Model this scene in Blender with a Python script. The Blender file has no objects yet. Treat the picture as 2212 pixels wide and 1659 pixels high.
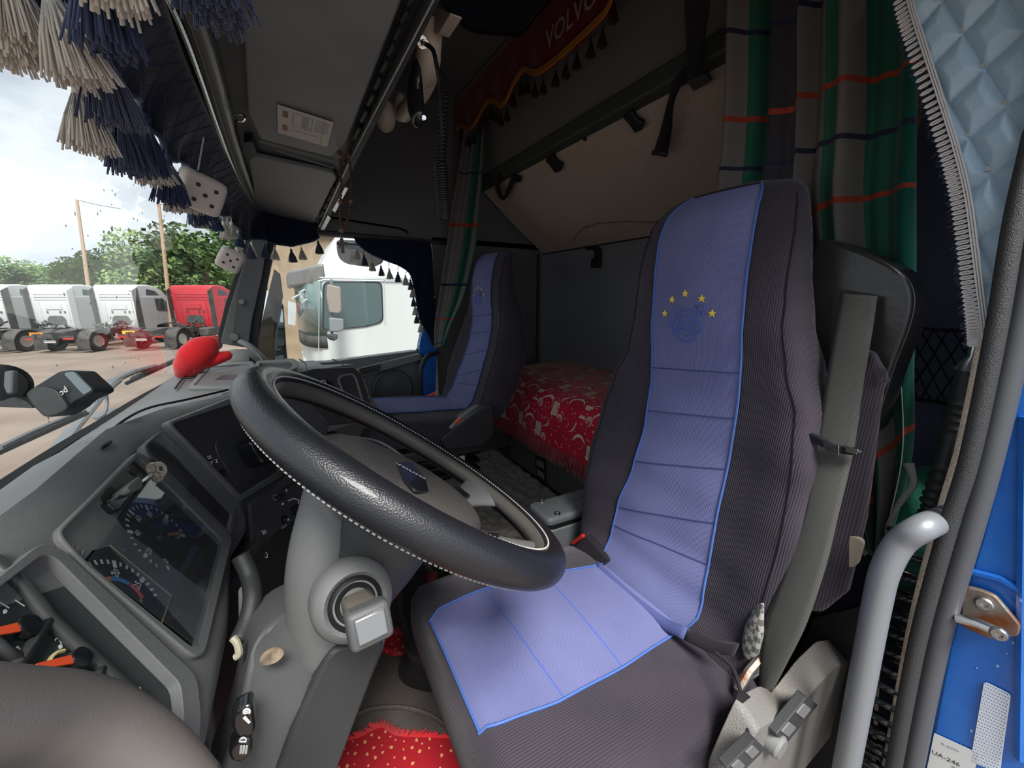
import bpy, bmesh, math, random
from mathutils import Vector, Matrix, noise
from math import sin, cos, pi, radians
random.seed(7)
S = bpy.context.scene
COL = S.collection
H = 2.8                                   # eye height above the yard; all numbers below are relative to the eye
# ---------------------------------------------------------------- camera
FPX, CX, CY = 830.0, 1106.0, 829.5        # focal length and centre for a 2212 x 1659 frame
YAW, PIT = radians(29.7), radians(12.9)
FW = Vector((sin(YAW)*cos(PIT), cos(YAW)*cos(PIT), -sin(PIT)))
RT = Vector((cos(YAW), -sin(YAW), 0)); UP = RT.cross(FW)
cam = bpy.data.cameras.new('camera'); cam.sensor_fit = 'HORIZONTAL'; cam.sensor_width = 36
cam.lens = 36*FPX/2212; cam.clip_start = 0.01; cam.clip_end = 500
co = bpy.data.objects.new('camera', cam); COL.objects.link(co)
co.matrix_world = Matrix.Translation((0, 0, H)) @ Matrix((RT, UP, -FW)).transposed().to_4x4()
S.camera = co
# ---------------------------------------------------------------- world, sun, exposure
W = bpy.data.worlds.new('sky'); S.world = W; W.use_nodes = True
nt = W.node_tree; nt.nodes.clear()
def N(t, typ, **k):
    n = t.nodes.new(typ)
    for a, b in k.items():
        if a.startswith('i_'): n.inputs[a[2:].replace('_', ' ')].default_value = b
        else: setattr(n, a, b)
    return n
tc = N(nt, 'ShaderNodeTexCoord'); mp = N(nt, 'ShaderNodeMapping'); mp.inputs['Scale'].default_value = (1, 1, 2.2)
nz = N(nt, 'ShaderNodeTexNoise', i_Scale=2.3, i_Detail=6.0, i_Roughness=.55)
rp = N(nt, 'ShaderNodeValToRGB')
rp.color_ramp.elements[0].position = .36; rp.color_ramp.elements[0].color = (.31, .35, .42, 1)
rp.color_ramp.elements[1].position = .66; rp.color_ramp.elements[1].color = (.70, .73, .77, 1)
bg = N(nt, 'ShaderNodeBackground', i_Strength=1.05); wo = N(nt, 'ShaderNodeOutputWorld')
for a, b in ((tc.outputs['Generated'], mp.inputs[0]), (mp.outputs[0], nz.inputs['Vector']), (nz.outputs[0], rp.inputs[0]), (rp.outputs[0], bg.inputs[0]), (bg.outputs[0], wo.inputs[0])): nt.links.new(a, b)
sun = bpy.data.lights.new('sun', 'SUN'); sun.energy = 3.8; sun.angle = radians(22); sun.color = (1, .97, .93)
so = bpy.data.objects.new('sun', sun); COL.objects.link(so); so.location = (0, -6, 12)
so.rotation_euler = Vector((.10, .52, -.85)).to_track_quat('-Z', 'Y').to_euler()
S.view_settings.view_transform = 'Standard'; S.view_settings.look = 'None'
S.view_settings.gamma = 1; S.view_settings.use_curve_mapping = False
S.view_settings.exposure = 0.95
S.cycles.max_bounces = 12; S.cycles.diffuse_bounces = 8; S.cycles.transparent_max_bounces = 16
# ---------------------------------------------------------------- geometry helpers
V = Vector
def ray(px, py): return FW + RT*((px-CX)/FPX) - UP*((py-CY)/FPX)
def P(px, py, x=None, y=None, z=None):
    d = ray(px, py)
    return d*(x/d.x if x is not None else y/d.y if y is not None else z/d.z)
def PP(px, py, o, n):                     # point of a ray on the plane through o with normal n
    d = ray(px, py); return d*(V(o).dot(n)/d.dot(n))
def PT(px, py, t): return ray(px, py)*t
def lerp(a, b, t): return a+(b-a)*t
def interp(tab, u):                       # tab = [(u, value...)] sorted
    if u <= tab[0][0]: return tab[0][1:] if len(tab[0]) > 2 else tab[0][1]
    for a, b in zip(tab, tab[1:]):
        if u <= b[0]:
            t = (u-a[0])/(b[0]-a[0]); t2 = t*t*(3-2*t)*.5+t*.5
            r = [lerp(p, q, t2) for p, q in zip(a[1:], b[1:])]
            return r if len(r) > 1 else r[0]
    return tab[-1][1:] if len(tab[-1]) > 2 else tab[-1][1]
def crom(pts, k=6, closed=False):         # Catmull-Rom through points
    pts = [V(p) for p in pts]; n = len(pts); out = []
    for i in range(n if closed else n-1):
        g = (lambda j: pts[j % n]) if closed else (lambda j: pts[max(0, min(n-1, j))])
        a, b, c, d = g(i-1), g(i), g(i+1), g(i+2)
        for s in range(k):
            t = s/k
            out.append(.5*((2*b)+(c-a)*t+(2*a-5*b+4*c-d)*t*t+(3*b-a-3*c+d)*t**3))
    if not closed: out.append(pts[-1].copy())
    return out
def rpoly(pts, r=.01, k=4):               # rounded polygon
    pts = [V(p) for p in pts]; n = len(pts); out = []
    for i in range(n):
        a, b, c = pts[i-1], pts[i], pts[(i+1) % n]
        ra = min(r, (a-b).length*.48); rc = min(r, (c-b).length*.48)
        p0 = b+(a-b).normalized()*ra; p1 = b+(c-b).normalized()*rc
        for s in range(k+1):
            t = s/k; out.append(p0*(1-t)**2+b*2*t*(1-t)+p1*t*t)
    return out
def nrm(pts):
    n = V((0, 0, 0)); c = sum((V(p) for p in pts), V())/len(pts)
    for i in range(len(pts)): n += (V(pts[i])-c).cross(V(pts[(i+1) % len(pts)])-c)
    n.normalize()
    return n if n.dot(c) < 0 else -n       # towards the eye side
ORG = {}
class MB:
    def __init__(s): s.v = []; s.f = []; s.m = []; s.uv = {}
    def add(s, vs, fs, m=0):
        o = len(s.v); s.v += [V(p) for p in vs]; s.f += [[i+o for i in f] for f in fs]; s.m += [m]*len(fs); return s
    def box(s, c, d, R=None, m=0):
        c = V(c); vs = []
        for x in (-.5, .5):
            for y in (-.5, .5):
                for z in (-.5, .5):
                    p = V((x*d[0], y*d[1], z*d[2])); vs.append(c+(R @ p if R else p))
        return s.add(vs, [[0, 1, 3, 2], [4, 6, 7, 5], [0, 4, 5, 1], [2, 3, 7, 6], [0, 2, 6, 4], [1, 5, 7, 3]], m)
    def poly(s, pts, m=0): return s.add(pts, [list(range(len(pts)))], m)
    def prism(s, pts, vec, m=0):
        n = len(pts); a = [V(p) for p in pts]; b = [p+V(vec) for p in a]
        return s.add(a+b, [list(range(n)), list(range(2*n-1, n-1, -1))]+[[i, (i+1) % n, n+(i+1) % n, n+i] for i in range(n)], m)
    def slab(s, pts, th, r=.01, m=0):      # rounded slab, its face on the eye side at pts
        q = rpoly(pts, r) if r else [V(p) for p in pts]
        return s.prism(q, -nrm(q)*th, m)
    def frame(s, outer, inner, th, m=0):   # ring between two loops of equal length
        n = len(outer); d = -nrm(outer)*th
        A = [V(p) for p in outer]; B = [V(p) for p in inner]; C = [p+d for p in A]; D = [p+d for p in B]
        f = []
        for i in range(n):
            j = (i+1) % n
            f += [[i, j, n+j, n+i], [i, 2*n+i, 2*n+j, j], [n+i, n+j, 3*n+j, 3*n+i], [2*n+i, 3*n+i, 3*n+j, 2*n+j]]
        return s.add(A+B+C+D, f, m)
    def tube(s, pts, r, n=8, closed=False, m=0, sx=1, sy=1, up=None):
        pts = [V(p) for p in pts]; k = len(pts); vs = []; prev = None
        for i, p in enumerate(pts):
            t = (pts[(i+1) % k]-pts[i-1]) if closed else pts[min(i+1, k-1)]-pts[max(i-1, 0)]
            if t.length < 1e-9: t = V((0, 0, 1))
            t.normalize()
            if up is not None: a = V(up)
            else: a = prev if prev is not None else (V((0, 0, 1)) if abs(t.z) < .9 else V((1, 0, 0)))
            a = a-t*a.dot(t)
            if a.length < 1e-6: a = t.orthogonal()
            a.normalize(); prev = a; b = t.cross(a)
            rr = r[i] if hasattr(r, '__len__') else r
            for j in range(n):
                w = 2*pi*j/n; vs.append(p+a*(cos(w)*rr*sx)+b*(sin(w)*rr*sy))
        fs = []
        for i in range(k if closed else k-1):
            for j in range(n):
                i2 = (i+1) % k; fs.append([i*n+j, i*n+(j+1) % n, i2*n+(j+1) % n, i2*n+j])
        if not closed: fs += [list(range(n))[::-1], [(k-1)*n+j for j in range(n)]]
        return s.add(vs, fs, m)
    def grid(s, fn, nu, nv, m=0, cu=False, uv=None):
        vs = []; us = []
        for i in range(nu+1):
            for j in range(nv+1):
                u, v = i/nu, j/nv; vs.append(V(fn(u, v))); us.append((u, v))
        o = len(s.v); fs = [[i*(nv+1)+j, (i+1)*(nv+1)+j, (i+1)*(nv+1)+j+1, i*(nv+1)+j+1] for i in range(nu) for j in range(nv)]
        if uv:
            for i, q in enumerate(us): s.uv[o+i] = q
        return s.add(vs, fs, m)
    def sph(s, c, r, nu=14, nv=9, R=None, m=0, e=1):
        r = r if hasattr(r, '__len__') else (r, r, r); c = V(c)
        def sg(v): return math.copysign(abs(v)**e, v)
        def fn(u, v):
            a, b = 2*pi*u, pi*(v-.5); p = V((r[0]*sg(cos(a))*sg(cos(b)), r[1]*sg(sin(a))*sg(cos(b)), r[2]*sg(sin(b))))
            return c+(R @ p if R else p)
        return s.grid(fn, nu, nv, m)
    def lathe(s, prof, o, ax=(0, 0, 1), n=20, m=0, cap=True):   # prof = [(radius, height)]
        ax = V(ax).normalized(); a = ax.orthogonal().normalized(); b = ax.cross(a); o = V(o); k = len(prof)
        vs = [o+ax*h+a*(cos(2*pi*j/n)*r)+b*(sin(2*pi*j/n)*r) for r, h in prof for j in range(n)]
        fs = [[i*n+j, i*n+(j+1) % n, (i+1)*n+(j+1) % n, (i+1)*n+j] for i in range(k-1) for j in range(n)]
        if cap: fs += [list(range(n))[::-1], [(k-1)*n+j for j in range(n)]]
        return s.add(vs, fs, m)
    def disc(s, c, r, nrmv, n=16, m=0, th=0, ry=None, up=(0, 0, 1)):
        nv = V(nrmv).normalized(); a = V(up)-nv*V(up).dot(nv); a.normalize(); b = nv.cross(a); ry = ry or r
        pts = [V(c)+a*(cos(2*pi*i/n)*ry)+b*(sin(2*pi*i/n)*r) for i in range(n)]
        return s.prism(pts, nv*th, m) if th else s.poly(pts, m)
    def build(s, name, mat, par=None, base=None, smooth=40, bev=0, sub=0, kind=None, label=None, seg=2, solid=0):
        me = bpy.data.meshes.new(name); org = ORG[par.name] if par else V(base or (0, 0, 0))
        me.from_pydata([p-org for p in s.v], [], s.f)
        mats = mat if isinstance(mat, (list, tuple)) else [mat]
        for m in mats: me.materials.append(m)
        me.polygons.foreach_set('material_index', s.m)
        if s.uv:
            l = me.uv_layers.new(name='UVMap')
            for lp in me.loops: l.data[lp.index].uv = s.uv.get(lp.vertex_index, (0, 0))
        bm = bmesh.new(); bm.from_mesh(me); bmesh.ops.remove_doubles(bm, verts=bm.verts, dist=1e-6)
        bmesh.ops.recalc_face_normals(bm, faces=bm.faces); bm.to_mesh(me); bm.free()
        me.polygons.foreach_set('use_smooth', [smooth > 0]*len(me.polygons))
        if 0 < smooth < 180: me.set_sharp_from_angle(angle=radians(smooth))
        o = bpy.data.objects.new(name, me); COL.objects.link(o)
        if par: o.parent = par
        else: o.location = org+V((0, 0, H))
        ORG[o.name] = org
        if solid:
            d = o.modifiers.new('t', 'SOLIDIFY'); d.thickness = solid; d.offset = 0
        if bev:
            d = o.modifiers.new('b', 'BEVEL'); d.width = bev; d.segments = seg; d.limit_method = 'ANGLE'; d.angle_limit = radians(35)
        if sub:
            d = o.modifiers.new('s', 'SUBSURF'); d.levels = d.render_levels = sub
        if kind: o['kind'] = kind
        if label: o['label'] = label
        return o
def thing(name, label, cat, base=(0, 0, 0), group=None):
    o = bpy.data.objects.new(name, None); COL.objects.link(o); o.empty_display_size = .05
    o.location = V(base)+V((0, 0, H)); ORG[o.name] = V(base); o['label'] = label; o['category'] = cat
    if group: o['group'] = group
    return o
def tag(o, label, cat, group=None):
    o['label'] = label; o['category'] = cat
    if group: o['group'] = group
    return o
def dupe(o, par=None, dv=None):            # copy of an object and its children
    c = o.copy(); COL.objects.link(c); c.parent = par
    ORG[c.name] = ORG[par.name] if par else ORG[o.name]+(dv or V())
    if par is None and dv: c.location = o.location+dv
    for ch in list(o.children): dupe(ch, c)
    return c
def linkcopy(o, par, loc, rot=None, sc=None):
    c = o.copy(); COL.objects.link(c); c.parent = par; ORG[c.name] = ORG[par.name]; c.location = loc
    if rot: c.rotation_euler = rot
    if sc: c.scale = sc
    return c
def text(mb, body, size, o, xd, yd, m=0, sp=1.0, bold=0, sx=1):
    cu = bpy.data.curves.new('t', 'FONT'); cu.body = body; cu.size = 1; cu.align_x = 'CENTER'; cu.align_y = 'CENTER'
    cu.resolution_u = 2; cu.space_character = sp; cu.offset = bold
    ob = bpy.data.objects.new('t', cu); me = bpy.data.meshes.new_from_object(ob)
    xd = V(xd).normalized(); yd = V(yd).normalized()
    mb.add([V(o)+xd*(v.co.x*size*sx)+yd*(v.co.y*size) for v in me.vertices], [list(p.vertices) for p in me.polygons], m)
    bpy.data.objects.remove(ob); bpy.data.curves.remove(cu); bpy.data.meshes.remove(me)
# ---------------------------------------------------------------- materials
def hx(c):
    if not isinstance(c, str): return tuple(c)+(1,) if len(c) == 3 else tuple(c)
    c = c.lstrip('#'); r = [int(c[i:i+2], 16)/255 for i in (0, 2, 4)]
    return tuple(v/12.92 if v <= .04045 else ((v+.055)/1.055)**2.4 for v in r)+(1,)
def mat(name, col, rough=.5, metal=0, bump=None, var=None, spec=.5, sheen=0, coat=0, ior=None, emit=None):
    m = bpy.data.materials.new(name); m.use_nodes = True; t = m.node_tree; b = t.nodes['Principled BSDF']
    b.inputs['Base Color'].default_value = hx(col); b.inputs['Roughness'].default_value = rough; b.inputs['Metallic'].default_value = metal
    b.inputs['Specular IOR Level'].default_value = spec; b.inputs['Sheen Weight'].default_value = sheen; b.inputs['Coat Weight'].default_value = coat
    if sheen: b.inputs['Sheen Roughness'].default_value = .4
    tc = t.nodes.new('ShaderNodeTexCoord')
    if var:                                # (second colour, scale, contrast low, high)
        n = N(t, 'ShaderNodeTexNoise', i_Scale=var[1], i_Detail=5.0); t.links.new(tc.outputs['Object'], n.inputs['Vector'])
        r = t.nodes.new('ShaderNodeValToRGB'); lo, hi = (var[2], var[3]) if len(var) > 2 else (.4, .65)
        r.color_ramp.elements[0].position = lo; r.color_ramp.elements[0].color = hx(col)
        r.color_ramp.elements[1].position = hi; r.color_ramp.elements[1].color = hx(var[0])
        t.links.new(n.outputs[0], r.inputs[0]); t.links.new(r.outputs[0], b.inputs['Base Color'])
    if bump:                               # (kind, scale, strength)
        k, sc, st = bump[:3]
        if k == 'noise': n = N(t, 'ShaderNodeTexNoise', i_Scale=sc, i_Detail=4.0); o = n.outputs[0]
        elif k == 'vor': n = N(t, 'ShaderNodeTexVoronoi', i_Scale=sc); o = n.outputs['Distance']
        else:
            n = N(t, 'ShaderNodeTexWave', i_Scale=sc, bands_direction=bump[3]); o = n.outputs['Fac']
        t.links.new(tc.outputs['UV' if k == 'uvwave' else 'Object'], n.inputs['Vector'])
        bp = N(t, 'ShaderNodeBump', i_Strength=st, i_Distance=.002); t.links.new(o, bp.inputs['Height']); t.links.new(bp.outputs[0], b.inputs['Normal'])
    if emit: b.inputs['Emission Color'].default_value = hx(emit[0]); b.inputs['Emission Strength'].default_value = emit[1]
    return m
def glassmat(name, tint, refl=1.45, dirt=0.0, extra=0.0):   # thin pane: clear transmission plus mirror reflection by Fresnel
    m = bpy.data.materials.new(name); m.use_nodes = True; t = m.node_tree; t.nodes.clear()
    o = t.nodes.new('ShaderNodeOutputMaterial'); tr = N(t, 'ShaderNodeBsdfTransparent', i_Color=hx(tint)); g = N(t, 'ShaderNodeBsdfGlossy', i_Roughness=.0, i_Color=(1, 1, 1, 1))
    lw = N(t, 'ShaderNodeLayerWeight', i_Blend=.5); pw = N(t, 'ShaderNodeMath', operation='POWER'); pw.inputs[1].default_value = 4.8   # Schlick reflectance, the same from both sides
    f0 = ((refl-1)/(refl+1))**2; f = N(t, 'ShaderNodeMath', operation='MULTIPLY_ADD'); f.inputs[1].default_value = 1-f0; f.inputs[2].default_value = f0; f.use_clamp = True
    t.links.new(lw.outputs['Facing'], pw.inputs[0]); t.links.new(pw.outputs[0], f.inputs[0]); mx = t.nodes.new('ShaderNodeMixShader')
    t.links.new(f.outputs[0], mx.inputs[0]); t.links.new(tr.outputs[0], mx.inputs[1]); t.links.new(g.outputs[0], mx.inputs[2]); last = mx.outputs[0]
    if dirt:
        d = N(t, 'ShaderNodeBsdfDiffuse', i_Color=(.8, .8, .78, 1)); mx2 = N(t, 'ShaderNodeMixShader', i_Fac=dirt)
        t.links.new(last, mx2.inputs[1]); t.links.new(d.outputs[0], mx2.inputs[2]); last = mx2.outputs[0]
    t.links.new(last, o.inputs[0]); return m
M = {}
M['plastic'] = mat('grained dark grey plastic', '#686969', .5, bump=('noise', 900, .35), var=('#727271', 6))
M['plastic_d'] = mat('near black plastic', '#333435', .5, bump=('noise', 900, .25))
M['plastic_m'] = mat('mid grey plastic', '#767775', .48, bump=('noise', 900, .3))
M['black'] = mat('black rubber', '#121314', .55)
M['gloss'] = mat('glossy black plastic', '#1b1c1f', .16, coat=.5)
M['inset'] = mat('smooth charcoal inset', '#3b3c3c', .42, bump=('noise', 1200, .12), var=('#444443', 30, .5, .75))
M['leather'] = mat('black leather', '#1b1c20', .4, bump=('vor', 620, .2), coat=.15)
M['leatherd'] = mat('soft black vinyl', '#252526', .26, bump=('noise', 40, .3))
M['thread'] = mat('pale thread', '#c9c6bd', .8)
M['ribbed'] = mat('black ribbed seat cloth', '#37323a', .9, bump=('wave', 84, .55, 'Y'), var=('#3f3942', 7), sheen=.15, spec=.2)
M['ribbedx'] = mat('black ribbed cushion cloth', '#37323a', .9, bump=('wave', 84, .55, 'Y'), var=('#3f3942', 7), sheen=.15, spec=.2)
M['black_cloth'] = mat('black cloth', '#242227', .95, bump=('noise', 500, .3), sheen=.1, spec=.2)
M['blue'] = mat('violet blue seat cloth', '#636791', .9, bump=('wave', 100, .3, 'Y'), var=('#6c7099', 5), sheen=.15, spec=.15)
M['bluex'] = mat('violet blue cushion cloth', '#636791', .9, bump=('wave', 100, .3, 'Y'), var=('#6c709a', 5), sheen=.15, spec=.15)
M['piping'] = mat('bright blue piping', '#4262a6', .7)
M['star'] = mat('yellow embroidery', '#e8cf4c', .7)
M['embroid'] = mat('blue embroidery thread', '#4a66c0', .7)
M['webbing'] = mat('grey black belt webbing', '#454642', .75, bump=('wave', 190, .5, 'Z'))
M['metal'] = mat('brushed steel', '#b9bab8', .3, 1, bump=('noise', 200, .1))
M['chrome'] = mat('polished metal', '#d9d9d9', .12, 1)
M['red'] = mat('red plastic', '#d8332a', .4)
M['white'] = mat('white print', '#e6e6e2', .6)
M['grey_print'] = mat('grey print', '#8d8f90', .6)
M['headliner'] = mat('dark grey headliner felt', '#6f6d6b', .95, bump=('noise', 700, .5), spec=.1)
M['tan'] = mat('speckled beige trim cloth', '#b8ab9d', .95, bump=('noise', 600, .5), var=('#a19587', 260), spec=.1)
M['wallfelt'] = mat('grey wall felt', '#7c7e82', .95, bump=('noise', 700, .5), spec=.1)
M['navyfelt'] = mat('dark navy side felt', '#666c82', .95, bump=('noise', 500, .4), spec=.1)
M['velvet'] = mat('dark navy velvet', '#1b2030', .9, bump=('noise', 300, .3), sheen=.25, spec=.1)
M['navy_yarn'] = mat('navy yarn', '#2c3757', .8, sheen=.3)
M['cream_yarn'] = mat('cream yarn', '#d8d0c2', .8, sheen=.3)
M['cream'] = mat('cream plastic', '#b8a993', .5)
M['bluepaint'] = mat('cab blue paint', '#1d63bb', .3, coat=.4, var=('#2b74cc', 14, .4, .8), bump=('noise', 90, .12))
M['doorpanel'] = mat('grey green door panel', '#6a6e70', .5, bump=('noise', 900, .2))
M['pillar'] = mat('dark pillar plastic', '#4f5050', .5, bump=('noise', 900, .25))
M['rust'] = mat('rusty steel', '#8d8780', .5, .6, var=('#7b4a2c', 22, .45, .62), bump=('noise', 120, .3))
M['rubber'] = mat('grained rubber', '#333435', .6, bump=('vor', 900, .5))
M['rubber_s'] = mat('smooth grey rubber', '#4a4c50', .5)
M['floor'] = mat('brown grey rubber floor', '#5c5550', .62, bump=('vor', 300, .5), var=('#453f3b', 5))
M['wood'] = mat('brown wooden bead', '#3d2619', .45)
M['woodl'] = mat('light wooden bead', '#6d4a33', .45)
M['clear'] = glassmat('clear window glass', '#f2f6f4', 1.35)
M['tint'] = glassmat('smoked acrylic', '#8d8780', 1.4, .12)
# ================================================================= setting: yard and cab shell
M['sand'] = mat('dusty pinkish gravel', '#877a70', .95, bump=('noise', 6, .8), var=('#74675e', .6, .35, .7), spec=.1)
MB().grid(lambda u, v: (-60+u*120, -10+v*110, -H+.05*noise.noise(V((u*40, v*40, 0)))), 80, 80).build('ground', M['sand'], kind='structure')
def st(mb, name, m, **k): return mb.build(name, m, kind='structure', **k)
FZ = -1.05
st(MB().box((.5, 1.18, FZ-.03), (2.1, 2.2, .06)), 'floor', M['floor'], smooth=0)
st(MB().box((.55, 1.15, 1.06), (2.1, 2.3, .06)), 'ceiling', M['headliner'], smooth=0)
st(MB().box((1.53, 1.2, 0), (.06, 2.2, 2.1)), 'wall_rear', M['wallfelt'], smooth=0)
b = MB().box((.62, 2.29, .675), (1.9, .06, .75)).box((1.14, 2.29, -.36), (.76, .06, 1.38)).box((-.33, 2.29, -.68), (.3, .06, .74))
st(b, 'wall_right', M['headliner'], smooth=0)
b = MB().box((1.36, .24, -.02), (.36, .24, 2.1)).box((1.08, .13, -.02), (.20, .03, 2.1)).box((.2, .05, .78), (1.5, .06, .60))  # last box: unseen wall over the door, lowered to shade the driver's headrest
st(b, 'wall_left', M['navyfelt'], smooth=0)
# joints in the trim over the passenger window and on the rear wall
st(MB().tube([(.14, 2.252, .31), (.55, 2.252, .305), (1.0, 2.252, .30)], .012, 6), 'trim_1', M['plastic_d'])
st(MB().tube([(1.495, .3, .27), (1.495, 2.2, .27)], .006, 5).tube([(1.48, 2.24, -.45), (1.48, 2.24, .27)], .008, 5), 'trim_2', M['black'])
# dark roof hatch
hp = [P(700, -260, z=1.0), P(1010, 60, z=1.0), P(1140, 72, z=1.0), P(1290, -110, z=1.0)]
t = thing('roof_hatch', 'black roof hatch in the ceiling above the red pelmet', 'roof hatch', hp[1])
MB().prism(rpoly(hp, .05), (0, 0, -.02)).build('hatch_panel', M['black'], t, bev=.006)
c = sum(hp, V())/4
MB().prism(rpoly([c+(p-c)*.8+V((0, 0, -.02)) for p in hp], .05), (0, 0, -.008)).build('hatch_blind', M['velvet'], t, bev=.003)
# ---- windscreen: base curve and top curve
WB = [(-.30, -.02, -.30), (-.385, .2, -.30), (-.425, .7, -.30), (-.43, 1.0, -.30), (-.42, 1.25, -.30), (-.405, 1.55, -.30), (-.375, 1.9, -.31), (-.325, 2.1, -.33), (-.25, 2.24, -.335)]
WC = crom(WB, 5)
def wsp(u, v):
    k = u*(len(WC)-1); i = min(int(k), len(WC)-2); p = WC[i].lerp(WC[i+1], k-i)
    return p+V((.29*v-.03*sin(pi*v), 0, .92*v))
o = st(MB().grid(wsp, 40, 8), 'window_1', M['clear'], smooth=180); o['label'] = 'windscreen glass spotted with raindrops'
st(MB().tube([p+V((.008, 0, .006)) for p in WC], .013, 6), 'trim_3', M['black'])
drops = MB(); rd = random.Random(5)
for i in range(170):
    p = wsp(.38+.5*rd.random(), .05+.6*rd.random()); r = rd.uniform(.0012, .0032)
    drops.sph(p+V((.003, 0, 0)), (.0012, r*.7, r*1.25), 6, 4)
M['drop'] = glassmat('rain drop', '#c3ccd0', 1.33)
drops.build('raindrops', M['drop'], kind='stuff', label='raindrops scattered over the windscreen')
bpy.data.objects['raindrops']['category'] = 'raindrops'
# ---- passenger A pillar
YP = 2.2
def yp(px, py, y=YP): return P(px, py, y=y)
b = MB().slab([yp(476, 742), yp(497, 660), yp(530, 560), yp(548, 490), yp(584, 490), yp(566, 600), yp(545, 690), yp(536, 752)], .09, .01)
ap = st(b, 'trim_4', M['pillar'], bev=.012); ap['label'] = 'grey cover of the windscreen pillar'
b = MB().slab([yp(536, 752, 2.22), yp(546, 690, 2.22), yp(567, 600, 2.22), yp(586, 490, 2.22), yp(604, 490, 2.22), yp(578, 610, 2.22), yp(560, 700, 2.22), yp(554, 790, 2.22)], .06, .006)
b.slab([yp(462, 762, 2.23), yp(486, 660, 2.23), yp(520, 560, 2.23), yp(538, 490, 2.23), yp(550, 490, 2.23), yp(530, 560, 2.23), yp(497, 660, 2.23), yp(478, 752, 2.23)], .03, 0)
st(b, 'trim_5', M['black'], bev=.004)
for px, py, r in ((523, 652, .012), (507, 728, .017)): MB().disc(yp(px, py, 2.195), r, (-.1, -1, .05), 18, th=.01).build('plug', M['plastic'], ap, bev=.002)
# ---- passenger door below the glass
DZ = [P(555, 800, y=2.24), P(740, 797, y=2.24), P(905, 757, y=2.24), P(935, 765, y=2.24)]
b = MB().prism([(-.36, 2.25, -1.05), (-.3, 2.25, -.335), (.15, 2.25, -.345), (.62, 2.25, -.318), (.70, 2.25, -.33), (.72, 2.25, -1.05)], (0, .08, 0))
dr = st(b, 'door_1', M['doorpanel'], bev=.006); dr['label'] = 'passenger door panel'
b = MB().slab([yp(735, 806), yp(800, 790), yp(908, 764), yp(914, 776), yp(812, 806), yp(745, 822)], .06, .01)
b.build('sill_cap', M['plastic_m'], dr, bev=.008)
for k in range(3): MB().slab([yp(760, 803+k*5-2, 2.192), yp(822, 789+k*5-2, 2.192), yp(822, 792+k*5-2, 2.192), yp(760, 806+k*5-2, 2.192)], .004, 0).build('vent_slot', M['black'], dr)
c = yp(848, 838, 2.235)
b = MB().lathe([(.112, 0), (.115, .012), (.105, .02), (.09, .016), (.06, .02), (.0, .021)], c, (0, -1, 0), 40)
b.build('speaker_cover', M['pillar'], dr)
for px, py in ((832, 797), (770, 808), (830, 812)): MB().disc(yp(px, py, 2.24), .012, (0, -1, 0), 14, th=.006).build('screw_plug', M['black'], dr, bev=.001)
# window glass, rubber frame, smoked deflector
fr = rpoly([yp(548, 796, 2.26), yp(600, 480, 2.26), yp(690, 470, 2.26), yp(884, 500, 2.26), yp(912, 700, 2.26), yp(904, 764, 2.26), yp(740, 803, 2.26)], .07, 6)
cc = sum(fr, V())/len(fr)
ou = [cc+(p-cc)*1.045 for p in fr]
st(MB().frame(ou, fr, .03), 'trim_6', M['black'], bev=.004)
o = st(MB().prism([p+V((0, .012, 0)) for p in fr], (0, .005, 0)), 'window_2', M['clear'], smooth=0)
o['label'] = 'passenger side window glass'
t = thing('wind_deflector', 'smoked acrylic wind deflector along the front edge of the passenger window', 'wind deflector', yp(600, 780, 2.33))
pts = [yp(551, 790, 2.33), yp(560, 720, 2.33), yp(578, 640, 2.33), yp(592, 583, 2.33), yp(604, 592, 2.33), yp(610, 640, 2.33), yp(602, 690, 2.33), yp(592, 740, 2.33), yp(594, 786, 2.33)]
MB().prism(pts, (0, .004, 0)).build('acrylic_pane', M['tint'], t, smooth=0)
MB().tube(pts[3:], .003, 5).build('edge_bead', M['plastic_m'], t)
# blue passenger jamb and rubber handle beside the seat
b = MB().slab([yp(906, 748, 2.23), yp(918, 690, 2.23), yp(940, 640, 2.23), yp(944, 760, 2.23), yp(940, 880, 2.23), yp(912, 880, 2.23)], .05, .004)
st(b, 'trim_7', M['bluepaint'], bev=.004)
t = thing('grab_handle', 'black curved grab handle beside the passenger seat', 'grab handle', yp(912, 860, 2.15))
MB().tube(crom([yp(945, 762, 2.2), yp(926, 768, 2.15), yp(911, 790, 2.13), yp(908, 830, 2.13), yp(912, 890, 2.16)], 6), .014, 10).build('handle_bar', M['plastic_d'], t)
# ---- driver's door pillar: blue jamb, seal
XJ = .80
def jp(px, py, x=XJ): return P(px, py, x=x)
b = MB().prism([jp(2240, 200), jp(2205, 560), jp(2160, 960), jp(2110, 1150), jp(2040, 1390), jp(1985, 1690), V((.80, -.03, -1.1)), V((.80, -.14, -1.1)), V((.80, -.14, .9)), V((.80, .04, .9))], (.12, 0, 0))
jb = st(b, 'trim_8', M['bluepaint'], bev=.008); jb['label'] = 'blue painted door pillar'
b = MB().tube([jp(2100, 1235, .797), jp(2160, 1250, .797), jp(2230, 1290, .797)], .005, 6).tube([jp(2205, 1640, .797), jp(2211, 1200, .797), jp(2216, 900, .797)], .006, 6)
b.build('pressed_edge', M['bluepaint'], jb)
b = MB(); rq = random.Random(9)
for k in range(46):
    p = V((.7995, rq.uniform(-.02, .06), rq.uniform(-.75, -.1))); r = rq.uniform(.0008, .0018)
    b.sph(p, (.0006, r, r*1.5), 8, 5)
b.build('water_drops', mat('pale water drop', '#8fb4dd', .1, spec=.9), jb, kind='stuff')
sx = .745
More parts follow.
